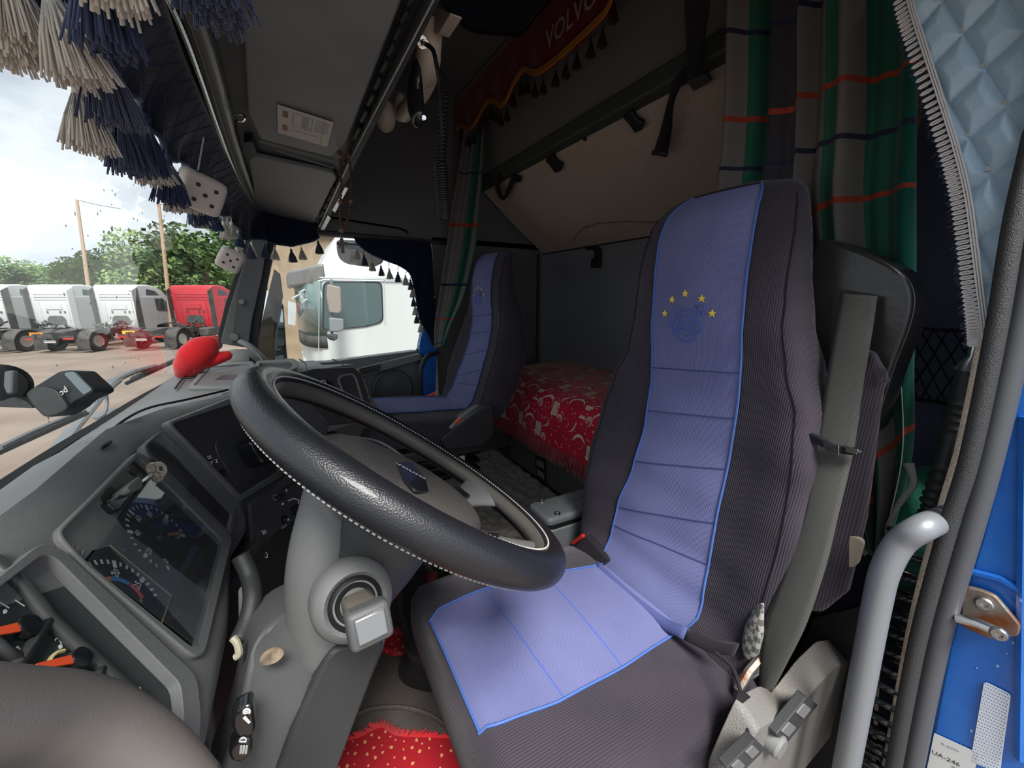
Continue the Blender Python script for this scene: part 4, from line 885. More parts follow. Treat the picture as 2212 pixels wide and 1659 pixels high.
# light-switch panel and its big knob
FO = PP(440, 960, V((-.190, .885, -.215)), V((.80, -.42, .43))); FN = (P(365, 925, z=-.215)-P(515, 1075, z=-.38)).cross(P(520, 865, z=-.215)-P(515, 1075, z=-.38)).normalized(); FN = FN if FN.x > 0 else -FN
FO = P(365, 925, z=-.213)
def fp(px, py, h=0): return PP(px, py, FO, FN)+FN*h
def fl(pts, h=0): return [fp(x, y, h) for x, y in pts]
o1 = [(352, 915), (500, 858), (538, 866), (626, 1000), (606, 1032), (514, 1086)]; i1 = [(366, 917), (502, 872), (528, 880), (604, 1002), (592, 1022), (516, 1070)]
MB().frame([p+FN*.006 for p in rpoly(fl(o1), .012, 5)], [p+FN*.006 for p in rpoly(fl(i1), .010, 5)], .016).build('switch_panel_frame', M['plastic'], da, bev=.004, seg=3)
spn = MB().prism(fl(i1, .0005), -FN*.004).build('switch_panel', M['inset'], da, smooth=0)
MB().slab(fl([(460, 970), (468, 945), (520, 935), (570, 930), (606, 985), (596, 1012), (522, 1046), (496, 1030)], .003), .003, .02).build('knob_surround', M['inset'], da, bev=.002)
b = MB().slab(fl([(500, 965), (545, 940), (566, 946), (588, 985), (582, 998), (536, 1014), (524, 1006)], .040), .036, .008); b.build('light_knob', M['gloss'], da, bev=.006, seg=3)
MB().tube([fp(558, 984, .045), fp(590, 974, .05), fp(612, 976, .05)], .005, 8).build('stalk_tip', M['metal'], da)
b = MB(); e1_, e2_ = (fp(480, 1000)-fp(452, 985)).normalized(), (fp(448, 984)-fp(458, 1006)).normalized()
for x, y in ((450, 989), (452, 993)): b.slab(fl([(x-4, y-3), (x+4, y-5), (x+5, y-3), (x-3, y-1)], .001), .0004, 0)
b.tube(fl([(452, 1000), (458, 996), (455, 1006)], .001), .0007, 4).tube(fl([(462, 994), (468, 992), (466, 1000)], .001), .0007, 4); text(b, 'P', .007, fp(470, 999, .001), e1_, e2_)
b.build('panel_print', M['white'], spn, smooth=0)
MB().lathe([(.006, 0), (.006, .003), (0, .003)], fp(478, 1021), FN, 14).build('key_hole', M['black'], da)
# side air vent and switches behind the wheel
b = MB()
for k in range(5):
    b.box(fp(512+k*9, 852+k*7, .006), (.012, .02, .004))
b.build('vent_rib', M['black'], da)
MB().slab([P(490, 852, z=-.226), P(580, 823, z=-.232), P(606, 812, z=-.236), P(604, 830, z=-.262), P(545, 862, z=-.262), P(520, 868, z=-.25)], .012, .004).build('vent_recess', M['black'], da, bev=.002)
# heater panel below
HO = P(590, 1075, y=.86); HN = (P(535, 1095, z=-.39)-P(575, 1165, z=-.47)).cross(P(650, 1035, z=-.39)-P(575, 1165, z=-.47)).normalized(); HN = HN if HN.x > 0 else -HN
HO = P(535, 1095, z=-.386)
def hp_(px, py, h=0): return PP(px, py, HO, HN)+HN*h
def hl(pts, h=0): return [hp_(x, y, h) for x, y in pts]
hpn = MB().slab(hl([(532, 1090), (548, 1078), (690, 996), (720, 1060), (690, 1095), (590, 1150), (566, 1190), (540, 1200)], .006), .03, .01).build('heater_panel', M['plastic_d'], da, bev=.004)
b = MB()
for q in ([(590, 1072), (604, 1064), (608, 1072), (594, 1082)], [(601, 1118), (612, 1112), (616, 1124), (606, 1132)]): b.slab(hl(q, .014), .01, .003)
b.build('push_button', M['black'], hpn, bev=.002)
b = MB()
for px, py in ((598, 1087), (610, 1121)): b.disc(hp_(px, py, .0165), .0024, HN, 10)
b.tube(hl([(616, 1081), (628, 1076), (640, 1080), (638, 1088)], .008), .0012, 5).tube(hl([(610, 1058), (614, 1056), (612, 1062)], .008), .0009, 4)
for k in range(6): b.tube(hl([(588+4*cos(k*pi/3), 1074+4*sin(k*pi/3)), (588+7*cos(k*pi/3), 1074+7*sin(k*pi/3))], .008), .0005, 4)
text(b, 'OUT', .006, hp_(608, 1137, .0075), hp_(620, 1130)-hp_(600, 1142), hp_(606, 1120)-hp_(610, 1140)); b.build('heater_print', M['white'], hpn, smooth=0)
b = MB().slab(hl([(622, 1098), (646, 1084), (650, 1096), (628, 1108)], .012), .01, .003).slab(hl([(604, 1056), (664, 1022), (666, 1026), (606, 1060)], .0078), .001, 0).slab(hl([(624, 1112), (672, 1084), (674, 1088), (626, 1116)], .0078), .001, 0); b.build('slider', M['black'], hpn, bev=.001)
MB().prism(hl([(644, 1088), (690, 1062), (691, 1066), (646, 1092)], .0075), -HN*.0005).build('blue_scale', mat('cold blue print', '#2d64a8', .6), hpn, smooth=0)
MB().prism(hl([(645, 1083), (690, 1057), (691, 1061), (645, 1087)], .0075), -HN*.0005).build('red_scale', mat('hot red print', '#a83232', .6), hpn, smooth=0)
o = MB().slab(hl([(556, 1146), (566, 1138), (570, 1150), (560, 1156)], .012), .01, .003).build('lighter_knob', M['metal'], hpn, bev=.002)
b = MB().tube(rpoly(hl([(558, 1190), (570, 1192), (572, 1204), (560, 1200)], .008), .003), .0006, 4, closed=True); b.build('socket_print', M['white'], hpn)
# grab opening, clip and rocker switches in the lower lip
def lp_(px, py, z=-.43): return P(px, py, z=z)
b = MB().tube(crom([P(520, 1200, y=.62), P(540, 1245, y=.60), P(546, 1290, y=.57), P(536, 1340, y=.55), P(515, 1385, y=.53)], 5), .012, 10); b.build('grab_opening_rim', M['plastic_d'], da, smooth=180)
MB().slab([P(515, 1270, y=.62), P(536, 1262, y=.62), P(535, 1355, y=.60), P(516, 1368, y=.60)], .01, .006).build('bare_metal_bracket', mat('grey bracket steel', '#8b8a82', .6, .3), da)
MB().slab([P(518, 1330, y=.598), P(536, 1318, y=.598), P(534, 1328, y=.598), P(520, 1338, y=.598)], .004, 0).build('bracket_notch', M['black'], da)
MB().tube(crom([P(502, 1378, y=.49), P(512, 1390, y=.485), P(516, 1412, y=.48), P(508, 1420, y=.48)], 5), .004, 8).build('wire_clip', mat('ivory clip', '#a59c88', .6), da)
for (pts, sym) in (([(500, 1545), (545, 1520), (552, 1572), (548, 1592), (512, 1600), (498, 1575)], 0), ([(492, 1622), (512, 1602), (545, 1592), (544, 1632), (520, 1650), (496, 1645)], 1)):
    q = [P(x, y, y=.41) for x, y in pts]
    o = MB().slab(q, .02, .006).build('rocker_switch', M['gloss'], da, bev=.004)
    b = MB(); n_ = nrm(q); s_ = lambda x, y: PP(x, y, q[0]+n_*.0012, n_)
    if sym:
        b.tube([s_(525+8*cos(a)*.9, 1602+9*sin(a)) for a in [radians(w) for w in range(180, 361, 20)]]+[s_(517, 1602)], .0009, 4)
        for k in range(3): b.tube([s_(521+k*6, 1611), s_(519+k*6, 1628)], .001, 4)
    else:
        b.tube([s_(533+7*cos(a), 1538+7*sin(a)) for a in [radians(w) for w in range(150, 400, 20)]], .0009, 4)
        for k in range(3): b.tube([s_(528, 1534+k*4), s_(538, 1531+k*4)], .0007, 4)
        b.slab([s_(524, 1552), s_(530, 1546), s_(542, 1560), s_(537, 1564)], .0004, 0)
    b.build('switch_symbol', M['white'], o, smooth=0)
# top pad seams, trays and cup recess
def tz(px, py, h=0):                         # on the dash top
    d = ray(px, py); o_ = V((-.1, 1.4, -.2415)); n_ = V((.12, -.01, 1)).normalized(); n_ = V((-.14, 0, 1)).normalized()
    return PP(px, py, o_, n_)+n_*h
def tl_(pts, h=0): return [tz(x, y, h) for x, y in pts]
tray = [(415, 838), (452, 792), (540, 786), (545, 793), (532, 838)]
def ringtop(o_, i_, name, m, h=.006, th=.02, r=.02):
    return MB().frame(rpoly(tl_(o_, h), r, 4), rpoly(tl_(i_, h), r*.8, 4), th).build(name, m, da, bev=.003)
ringtop([(405, 842), (447, 789), (546, 783), (552, 790), (536, 842)], [(420, 836), (455, 795), (538, 788), (543, 793), (528, 836)], 'tray_rim', M['plastic_m'])
MB().prism(tl_([(420, 836), (455, 795), (538, 788), (543, 793), (528, 836)], .0012), V((0, 0, -.004))).build('tray_mat', M['plastic'], da, smooth=0)
MB().prism(tl_([(465, 822), (482, 813), (512, 811), (506, 820)], .0035), V((0, 0, -.003))).build('tray_pad', M['inset'], da)
ringtop([(538, 834), (556, 786), (636, 781), (646, 786), (644, 802), (570, 832)], [(552, 826), (564, 789), (628, 785), (634, 789), (632, 802), (568, 824)], 'cup_tray_rim', M['plastic_m'], h=.012, th=.03)
MB().prism(tl_([(552, 826), (564, 789), (628, 785), (634, 789), (632, 802), (568, 824)], .001), V((0, 0, -.004))).build('cup_tray_floor', M['inset'], da, smooth=0)
b = MB().tube(crom(tl_([(380, 842), (392, 825), (412, 808), (440, 798)], .004), 4), .003, 5).tube(tl_([(404, 820), (424, 818)], .004), .003, 5).tube(crom(tl_([(648, 780), (660, 788), (664, 802)], .006), 4), .0022, 5).tube(crom(tl_([(720, 779), (735, 786), (745, 794)], .004), 4), .0022, 5)
b.build('top_seam', M['black'], da)
b = MB()
for px, py in ((682, 782), (682, 793), (430, 844)): b.disc(tz(px, py, .005), .01, (0, 0, 1), 12, th=-.004)
b.build('cover_screw', M['inset'], da)
# seam between top cover and gauge hood
sm = crom([P(-60, 1175, z=-.262), P(90, 1062, z=-.252), P(190, 985, z=-.238), P(262, 920, z=-.226), P(320, 890, z=-.214), P(400, 872, z=-.212), P(490, 850, z=-.215)], 6)
MB().tube([p+V((.003, 0, .008)) for p in sm], .0024, 6).build('hood_seam', M['black'], da)
b = MB(); b.sph(P(231, 966, z=-.2)+V((0, 0, .004)), (.004, .018, .003), 10, 6); b.build('hood_slot', M['black'], da)
# passenger-side block: heater switch panel and glove lid, facing the driver
BO = V((.118, 1.425, -.30)); BN = V((.52, -.80, .30)).normalized()
def bp_(px, py, h=0): return PP(px, py, BO, BN)+BN*h
def bl_(pts, h=0): return [bp_(x, y, h) for x, y in pts]
MB().slab(bl_([(612, 815), (672, 798), (752, 795), (772, 806), (786, 846), (798, 890), (790, 912), (700, 920), (640, 860)], .02), .06, .012).build('block_face', M['inset'], da, bev=.008)
b = MB().frame(rpoly(bl_([(720, 822), (728, 812), (752, 808), (762, 818), (780, 880), (760, 892), (744, 890)], .024), .008), rpoly(bl_([(724, 823), (731, 816), (750, 812), (758, 820), (775, 877), (760, 887), (748, 885)], .024), .008), .004); b.build('lid_edge', M['plastic_m'], da, bev=.001)
b = MB().slab(bl_([(664, 832), (676, 826), (700, 824), (708, 838), (712, 846), (690, 850)], .024), .006, .002).slab(bl_([(680, 838), (702, 830), (708, 840), (690, 848)], .036), .012, .003); b.build('fan_switch', M['gloss'], da, bev=.002)
b = MB().tube(bl_([(666, 833), (684, 826), (692, 825), (693, 832)], .026), .0012, 4); 
for px in (668, 674): b.tube(bl_([(px, 834), (px+2, 838)], .026), .0016, 4)
b.build('switch_print', M['white'], da)
MB().tube(crom(bl_([(768, 800), (786, 840), (799, 892)], .01), 4), .006, 6).build('worn_edge', mat('rubbed edge', '#8a8577', .6, var=('#4b4a47', 50)), da)
# lower right knee panel behind the wheel column (dark)
MB().prism([V((-.16, .62, -.45)), V((-.02, .98, -.45)), V((.10, 1.42, -.44)), V((.10, 1.42, -1.0)), V((-.05, .98, -1.04)), V((-.2, .62, -1.04))], (-.05, .03, 0)).build('knee_panel', M['plastic_d'], da, bev=.01)
# ================================================================= bunk, bedding, storage
M['bedred'] = mat('crimson plush bedspread', '#bd1a32', .85, bump=('noise', 350, .5), var=('#cc2440', 6), sheen=.3, spec=.15)
M['beige_p'] = mat('beige woven print', '#d3b49a', .85); M['cream_p'] = mat('cream woven print', '#e3d3c6', .85); M['dark_p'] = mat('maroon woven print', '#4a1018', .9)
M['redyarn'] = mat('red yarn', '#a81826', .8, sheen=.3)
BP = [(1.495, -.405), (1.35, -.41), (1.2, -.42), (1.10, -.432), (1.045, -.448), (1.010, -.475), (.994, -.52), (.985, -.59), (.978, -.668)]
bl2 = [0]
for a, c in zip(BP, BP[1:]): bl2.append(bl2[-1]+math.hypot(c[0]-a[0], c[1]-a[1]))
BT = [(l, p[0], p[1]) for l, p in zip(bl2, BP)]; BL = bl2[-1]
def bs(l, y, off=0):
    x, z = interp(BT, l); x2, z2 = interp(BT, min(BL, l+.004)); x1, z1 = interp(BT, max(0, l-.004)); n = V((z2-z1, 0, -(x2-x1))).normalized()
    n = n if (n.x < 0 or n.z > 0) else -n
    e = max(0, (y-1.93)/.17); e = min(1, e)
    w = .007*noise.noise(V((l*7, y*6, 1)))+.012*max(0, l-.5)*sin(y*14)*3*(.3+l)
    return V((x, y, z-.05*e*e))+n*(w+off)
bd = thing('bed', 'lower bunk bed under a red patterned spread with fringe', 'bed', (1.25, 1.2, -.98))
MB().box((1.27, 1.28, -.53), (.42, 1.6, .15)).build('mattress', M['black_cloth'], bd, bev=.04)
MB().grid(lambda u, v: bs(u*BL, lerp(.42, 2.1, v)), 60, 90).build('bedspread', M['bedred'], bd, smooth=180, solid=.004)
pb_, pc_, pd_ = MB(), MB(), MB(); rr = random.Random(11)
def B2(l, y, a, c, ca, sa, off): return bs(min(BL-.004, max(.004, l+a*ca-c*sa)), y+a*sa+c*ca, off)
def arc(mb, l, y, R, a0, a1, w, off=.0045):
    n = 14; ins, out = [], []
    for i in range(n+1):
        t = i/n; a = lerp(a0, a1, t); ww = w*sin(pi*min(1, t*.9+.1))**.8
        ins.append(B2(l, y, cos(a)*(R-ww/2), sin(a)*(R-ww/2), 1, 0, off)); out.append(B2(l, y, cos(a)*(R+ww/2), sin(a)*(R+ww/2), 1, 0, off))
    o = len(mb.v); mb.add(ins+out, [[i, i+1, n+2+i, n+1+i] for i in range(n)])
k = 0
for i in range(5):
    for j in range(9):
        l, y = .07+i*.145+rr.uniform(-.02, .02), .56+j*.178+(i % 2)*.075+rr.uniform(-.01, .01)
        if l > BL-.03: continue
        s_ = lambda a, c, off=.0045: B2(l, y, a, c, 1, 0, off)
        h, w = .030, .021
        pc_.poly([s_(-h, w), s_(h, w+.003), s_(h, -w+.003), s_(-h, -w)]); pd_.poly([s_(-h-.004, w+.006, .0041), s_(h, w+.009, .0041), s_(h, w+.002, .0041), s_(-h-.004, w-.001, .0041)])
        pb_.poly([s_(-h+.005, w-.005, .0052), s_(h-.005, w-.003, .0052), s_(h-.005, -w+.008, .0052), s_(-h+.005, -w+.005, .0052)])
        cl_, cy_ = l+.03, y-.042                        # spiral rosette
        for q in range(3): arc(pc_, cl_, cy_, .006+q*.006, q*.5, q*.5+5.9, .0035)
        arc(pc_, l-.005, y+.075, .045, 1.7, 4.4, .011); arc(pc_, l+.045, y+.09, .06, -1.5, -.2, .007)
for q in range(1100):
    l, y = rr.uniform(.01, BL-.01), rr.uniform(.46, 2.05); a = rr.uniform(.003, .0045)
    pc_.poly([bs(l-a, y+a*.4, .0047), bs(l, y-a, .0047), bs(l+a, y-a*.2, .0047), bs(l+a*.3, y+a, .0047)])
pc_.build('cream_pattern', M['cream_p'], bd, smooth=180, kind='stuff'); pb_.build('beige_pattern', M['beige_p'], bd, smooth=180, kind='stuff'); pd_.build('dark_pattern', M['dark_p'], bd, smooth=180, kind='stuff')
fr_ = MB()
for q in range(1500):
    y = rr.uniform(.46, 2.08); p = bs(BL, y, .002); d = V((rr.uniform(-.018, .012), rr.uniform(-.012, .012), -rr.uniform(.055, .082)))
    fr_.tube([p, p+d*.5+V((rr.uniform(-.004, .004), 0, 0)), p+d], [.0022, .002, .0012], 3)
fr_.build('fringe', M['redyarn'], bd, kind='stuff', smooth=180)
MB().tube([bs(BL-.004, lerp(.45, 2.08, i/60), .003) for i in range(61)], .004, 6).build('fringe_braid', M['redyarn'], bd)
bx = thing('storage_box', 'charcoal storage box with black latch under the bed', 'storage box', (1.28, 1.5, -.99))
MB().prism([V((1.09, 1.94, -.985)), V((1.09, .6, -.985)), V((1.47, .6, -.985)), V((1.47, 1.94, -.985))], (0, 0, .36)).build('box_body', M['pillar'], bx, bev=.012)
q = [P(1155, 985, x=1.085), P(1178, 993, x=1.085), P(1180, 1050, x=1.085), P(1157, 1030, x=1.085)]
MB().slab(q, .01, .003).build('latch_recess', M['black'], bx, bev=.002)
for a in (.12, .55):
    c = [q[0].lerp(q[3], a+k_).lerp(q[1].lerp(q[2], a+k_), u) for u, k_ in ((.2, 0), (.85, 0), (.85, .26), (.2, .26))]
    MB().prism([p+V((-.004, 0, 0)) for p in c], (.006, 0, 0)).build('latch_tab', M['plastic_m'], bx, bev=.002)
# cobble-embossed mat on the tunnel
def cobble(u, v):
    x, y = lerp(.36, 1.09, u), lerp(.86, 2.15, v); d = noise.voronoi(V((x*17, y*20, .3)))[0]; return V((x, y, -1.0+.010*min(1, (d[1]-d[0])*2.2)))
o = MB().grid(cobble, 130, 200).build('tunnel_mat', mat('grey cobble rubber mat', '#b3ada4', .7, bump=('noise', 250, .4), var=('#9f9990', 14)), None, base=(.7, 1.5, -1.0), smooth=180)
tag(o, 'grey embossed cobble-pattern mat between the seats', 'floor mat')
# storage box / armrest between the seats
ct = thing('console_box', 'dark grey lidded console box beside the driver seat', 'console box', P(1210, 1120, z=-.9))
A, B_, C_ = P(1140, 1086, z=-.622), P(1184, 1124, z=-.622), P(1290, 1092, z=-.622)
ex = (C_-B_).normalized(); ey = (A-B_); ey = (ey-ex*ey.dot(ex)); dl = .30
lid = [A, B_, B_+ex*dl, A+ex*dl]
MB().prism(rpoly(lid, .02), (0, 0, -.028)).build('lid', M['doorpanel'], ct, bev=.010, seg=3)
cc_ = sum(lid, V())/4
MB().prism(rpoly([cc_+(p-cc_)*.97+V((0, 0, -.028)) for p in lid], .02), (0, 0, -.012)).build('lid_gap', M['black'], ct)
fl2 = [cc_+(p-cc_)*1.02 for p in lid]; lo2 = [cc_+(p-cc_)*1.12+V((0, 0, -.2)) for p in lid]
r1, r2 = rpoly([p+V((0, 0, -.036)) for p in fl2], .025), rpoly(lo2, .03)
loft(MB(), [r1, [p.lerp(w, .5) for p, w in zip(r1, r2)], r2]).build('base', M['doorpanel'], ct, bev=.006)
b = MB()
for u, v in ((.14, .12), (.14, .86)):
    b.lathe([(.010, 0), (.009, .004), (.004, .005), (.004, .002), (0, .002)], lid[0].lerp(lid[1], v)+ex*(dl*u), (0, 0, 1), 14)
b.build('lid_screw', M['metal'], ct)
b = MB()
for i in range(3):
    for j in range(2):
        c = lid[0].lerp(lid[1], .3+.36*j)+ex*(.10+.055*i); b.prism(rpoly([c+ex*a+ey*d for a, d in ((-.022, -.13), (.022, -.13), (.022, .13), (-.022, .13))], .006), (0, 0, .0018))
b.build('embossed_square', M['doorpanel'], ct, bev=.001)
# gear lever gaiter
t = thing('gear_gaiter', 'glossy black vinyl gear lever gaiter on the floor by the driver seat', 'gear gaiter', P(930, 1440, z=-1.03))
rings = []
for px, py, y, r, sq in ((945, 1150, .80, .050, 1), (940, 1200, .81, .060, 1), (938, 1235, .815, .052, 1), (935, 1262, .82, .072, 1), (940, 1300, .825, .096, 1), (945, 1340, .83, .10, 1), (948, 1362, .835, .090, 1), (952, 1385, .84, .098, 1), (955, 1420, .85, .112, 1), (958, 1450, .86, .12, 1)):
    y += .07; r *= 1.06; c = P(px, py, y=y); rings.append([c+V((cos(a)*r*(1+.10*sin(3*a+py*.03)), sin(a)*r*(1+.08*cos(2*a+py*.05)), .010*sin(2*a+py*.1))) for a in [2*pi*j/32 for j in range(32)]])
rr2 = []
for i in range(len(rings)-1):
    for s_ in range(4):
        w = s_/4; w = w*w*(3-2*w); rr2.append([a.lerp(c, w) for a, c in zip(rings[i], rings[i+1])])
rr2.append(rings[-1])
loft(MB(), rr2).build('gaiter', M['leatherd'], t, smooth=180)
MB().tube([P(945, 1150, y=.87), P(946, 1090, y=.87), P(948, 1040, y=.87)], [.02, .014, .014], 10).build('lever', M['black'], t)
# red carpets
M['carpet'] = mat('red carpet pile', '#9c1a24', .95, bump=('noise', 260, .9), sheen=.4, spec=.1)
M['carpet_b'] = mat('tan carpet fleck', '#c9925f', .9)
def carpet(lab, pts, z, flecks, seed, tuft=1):
    r = random.Random(seed); q = crom([P(px, py, z=z) for px, py in pts], 5, closed=True)
    t = thing('carpet_mat', lab, 'carpet', sum(q, V())/len(q)+V((0, 0, -.012)))
    MB().prism(q, (0, 0, -.012)).build('pile', M['carpet'], t, smooth=0)
    c = sum(q, V())/len(q); b = MB()
    for i, p in enumerate(q):
        nx = q[(i+1) % len(q)]
        for s_ in range(9):
            e = p.lerp(nx, s_/9); d = (e-c).normalized(); b.tube([e+d*-.004, e+d*r.uniform(.006, .014)+V((r.uniform(-.004, .004), r.uniform(-.004, .004), r.uniform(-.004, .008)))], [.0028, .0012], 3)
    b.build('bound_edge', mat('bright red binding '+str(seed), '#c21f2a', .9, sheen=.3), t, kind='stuff')
    b = MB()
    used = []
    for k in range(flecks*3):
        if len(used) >= flecks: break
        a, w = r.uniform(0, 2*pi), r.random()**.5*.85; i = int(a/(2*pi)*len(q)) % len(q); e = c.lerp(q[i], w)+V((0, 0, .0008))
        if any((e-w_).length < .015 for w_ in used): continue
        used.append(e); s_ = r.uniform(.002, .0048); b.poly([e+V((cos(f)*s_*r.uniform(.6, 1.2), sin(f)*s_*r.uniform(.6, 1.2), 0)) for f in (0, 1.3, 2.5, 3.8, 5)])
    b.build('fleck_pattern', M['carpet_b'], t, smooth=0, kind='stuff')
    return t, c
carpet('red carpet mat on the floor in front of the driver seat', [(640, 1760), (690, 1670), (730, 1606), (775, 1590), (822, 1568), (858, 1585), (930, 1590), (985, 1596), (1008, 1632), (1022, 1760)], -1.035, 75, 3)
t, c = carpet('crumpled corner of red carpet beside the gear gaiter', [(826, 1398), (838, 1378), (856, 1366), (872, 1372), (896, 1384), (893, 1408), (868, 1412)], -1.02, 26, 4)
t, c = carpet('red carpet on the tunnel seen under the steering wheel', [(846, 1250), (862, 1218), (885, 1196), (915, 1190), (905, 1240), (888, 1280), (862, 1290)], -1.0, 40, 6)
b = MB()
for k in range(3): b.tube(crom([P(862+k*9, 1262-k*6, z=-.998), P(876+k*8, 1236-k*8, z=-.997), P(894+k*4, 1216-k*6, z=-.997)], 4), .004, 5)
b.build('scroll_pattern', M['carpet_b'], t)
# raised rubber ridge of the floor mat and pedal-side bolt plate
tag(MB().tube(crom([P(742, 1560, z=-1.045), P(800, 1532, z=-1.045), P(870, 1528, z=-1.045), P(930, 1545, z=-1.045), P(975, 1575, z=-1.045), P(1010, 1580, z=-1.045), P(1050, 1555, z=-1.045)], 6), .006, 8).build('mat_ridge', M['floor'], None, base=P(900, 1540, z=-1.05)), 'raised curved ridge in the brown rubber floor', 'floor ridge')
t = thing('seat_anchor', 'dark bolted seat rail bracket on the floor under the driver seat', 'bracket', P(1045, 1620, z=-1.04))
MB().prism([P(1020, 1612, z=-1.03), P(1044, 1602, z=-1.03), P(1050, 1700, z=-1.03), P(1028, 1700, z=-1.03)], (0, 0, -.02)).build('bracket_plate', M['plastic_d'], t, bev=.004)
MB().lathe([(.013, 0), (.013, .008), (.008, .012), (0, .012)], P(1033, 1618, z=-1.028), (0, 0, 1), 6).build('bolt', M['metal'], t)
t = thing('paper_card', 'small white card tucked under the passenger seat', 'card', P(1000, 990, y=1.5))
MB().slab([P(962, 990, y=1.5), P(1004, 984, y=1.5), P(1005, 1015, y=1.5), P(990, 1008, y=1.5)], .002, 0).build('card', M['white'], t, smooth=0)
# ================================================================= upper bunk
ub = thing('upper_bunk', 'folded upper bunk with beige padded underside and straps', 'bunk', (1.3, 1.2, .27))
MB().prism([(.97, .2, 1.0), (1.045, .2, .64), (1.06, .2, .605), (1.49, .2, .285), (1.5, .2, 1.0)], (0, 2.02, 0)).build('bunk_shell', M['headliner'], ub, smooth=0)
UO, UN = V((1.05, 1, .605)), V((-.335, 0, -.43)).normalized()
def up_(px, py, h=0): return PP(px, py, UO, UN)+UN*h
MB().grid(lambda u, v: V((1.052+.44*u, lerp(2.2, .22, v), .605-.335*u-.022*sin(pi*u)*(.6+.4*noise.noise(V((u*3, v*5, 2)))))), 24, 50).build('padded_panel', M['tan'], ub, smooth=180)
MB().prism([(1.02, .2, .60), (1.02, .2, .655), (1.06, .2, .66), (1.068, .2, .592)], (0, 2.02, 0)).build('front_rail', mat('grey green rail', '#3d4341', .6), ub, bev=.006)
b = MB().tube([up_(1270, 488, .012), up_(1290, 478, .014), up_(1350, 474, .014), up_(1425, 476, .012)], .002, 5).tube(crom([up_(1238, 520, .01), up_(1255, 495, .012), up_(1272, 482, .012)], 4), .002, 5); b.build('panel_seam', M['headliner'], ub)
for px, py, s_ in ((1200, 346, .8), (1372, 252, 1.0)):
    q = [up_(px-22*s_, py-8*s_, .02), up_(px-2*s_, py-24*s_, .02), up_(px+8*s_, py-8*s_, .025), up_(px+26*s_, py+4*s_, .025), up_(px+22*s_, py+18*s_, .025), up_(px+6*s_, py+24*s_, .025), up_(px-4*s_, py+8*s_, .025)]
    MB().prism(rpoly(q, .006), -UN*.018).build('bunk_clip', M['black'], ub, bev=.004)
MB().lathe([(.008, 0), (.008, .006), (0, .008)], up_(1265, 297, .004), UN, 10).build('stud', M['black'], ub)
def strap(l, r, nm, par, m=M['black_cloth'], th=.003):
    a, c = crom(l, 5), crom(r, 5)
    return MB().grid(lambda u, v: a[round(u*(len(a)-1))].lerp(c[round(u*(len(c)-1))], v), len(a)-1, 2).build(nm, m, par, solid=th, smooth=180)
strap([up_(1500, -60, .05), up_(1498, 60, .04), up_(1500, 145, .04)], [up_(1562, -60, .05), up_(1540, 60, .04), up_(1536, 140, .04)], 'strap', ub)
s1 = strap([up_(1500, 120, .03), up_(1470, 150, .03), up_(1455, 200, .035), up_(1440, 260, .04), up_(1426, 306, .045)], [up_(1510, 140, .03), up_(1488, 160, .03), up_(1468, 205, .035), up_(1464, 262, .04), up_(1456, 310, .045)], 'strap', ub)
MB().prism([up_(1423, 302, .05), up_(1458, 306, .05), up_(1456, 316, .05), up_(1422, 311, .05)], -UN*.006).build('strap_end', M['plastic_d'], s1, bev=.001)
MB().prism(rpoly([up_(1500, 150, .045), up_(1540, 132, .045), up_(1553, 150, .045), up_(1515, 172, .045)], .004), -UN*.012).build('strap_buckle', M['plastic_d'], ub, bev=.003)
strap([up_(1078, 372, .02), up_(1078, 398, .035), up_(1092, 420, .04), up_(1108, 408, .04), up_(1120, 376, .02)], [up_(1088, 368, .02), up_(1088, 394, .035), up_(1096, 412, .04), up_(1102, 398, .04), up_(1110, 372, .02)], 'strap_loop', ub)
MB().prism([up_(1110, 372, .02), up_(1130, 376, .02), up_(1128, 388, .02), up_(1112, 386, .02)], -UN*.01).build('strap_clip', M['black'], ub, bev=.002)
t = thing('wall_latch', 'black latch strap hanging on the rear wall above the bed', 'latch', P(1285, 560, x=1.49))
MB().slab([P(1260, 532, x=1.48), P(1290, 532, x=1.48), P(1296, 540, x=1.48), P(1296, 578, x=1.48), P(1276, 578, x=1.48), P(1276, 560, x=1.48), P(1283, 556, x=1.48), P(1283, 540, x=1.48), P(1266, 540, x=1.48)], .012, 0).build('latch_plate', M['black'], t, bev=.002)
# ================================================================= pelmet with gold trim
M['pelmet'] = mat('dark red velvet', '#6a0f1c', .9, bump=('noise', 300, .3), sheen=.3, spec=.1); M['gold'] = mat('gold braid', '#b0742c', .6, .2, bump=('noise', 500, .5)); M['dtassel'] = mat('dark red tassel yarn', '#3a1416', .9)
pm = thing('pelmet', 'dark red velvet pelmet with gold braid and gold VOLVO lettering', 'pelmet', (.9, 1.2, 1.0))
XPm = .905
pbm = [(2.18, .872)]+[(P(px, py, x=XPm).y, P(px, py, x=XPm).z) for px, py in ((998, 276), (1014, 284), (1030, 272), (1046, 240), (1064, 222), (1084, 234), (1098, 222), (1112, 190), (1134, 158), (1150, 164), (1170, 162), (1204, 138), (1250, 98), (1290, 60), (1322, 18))]
y0, z0 = pbm[-1]; per = .36
yy = y0
while yy > .25:
    yy -= .06; pbm.append((yy, .90+.035*cos((yy-y0)*2*pi/per)))
cr_ = crom([V((XPm, y, z)) for y, z in pbm], 4)
MB().grid(lambda u, v: (lambda p: V((p.x-.01*(1-v)+.004*sin(p.y*40)*v, p.y, lerp(1.02, p.z, v))))(cr_[round(u*(len(cr_)-1))]), len(cr_)-1, 6).build('velvet', M['pelmet'], pm, smooth=180, solid=.004)
b = MB()
for k in range(3): b.tube([p+V((-.008, 0, .004+.007*k)) for p in cr_], .0042, 6)
b.build('braid', M['gold'], pm, smooth=180)
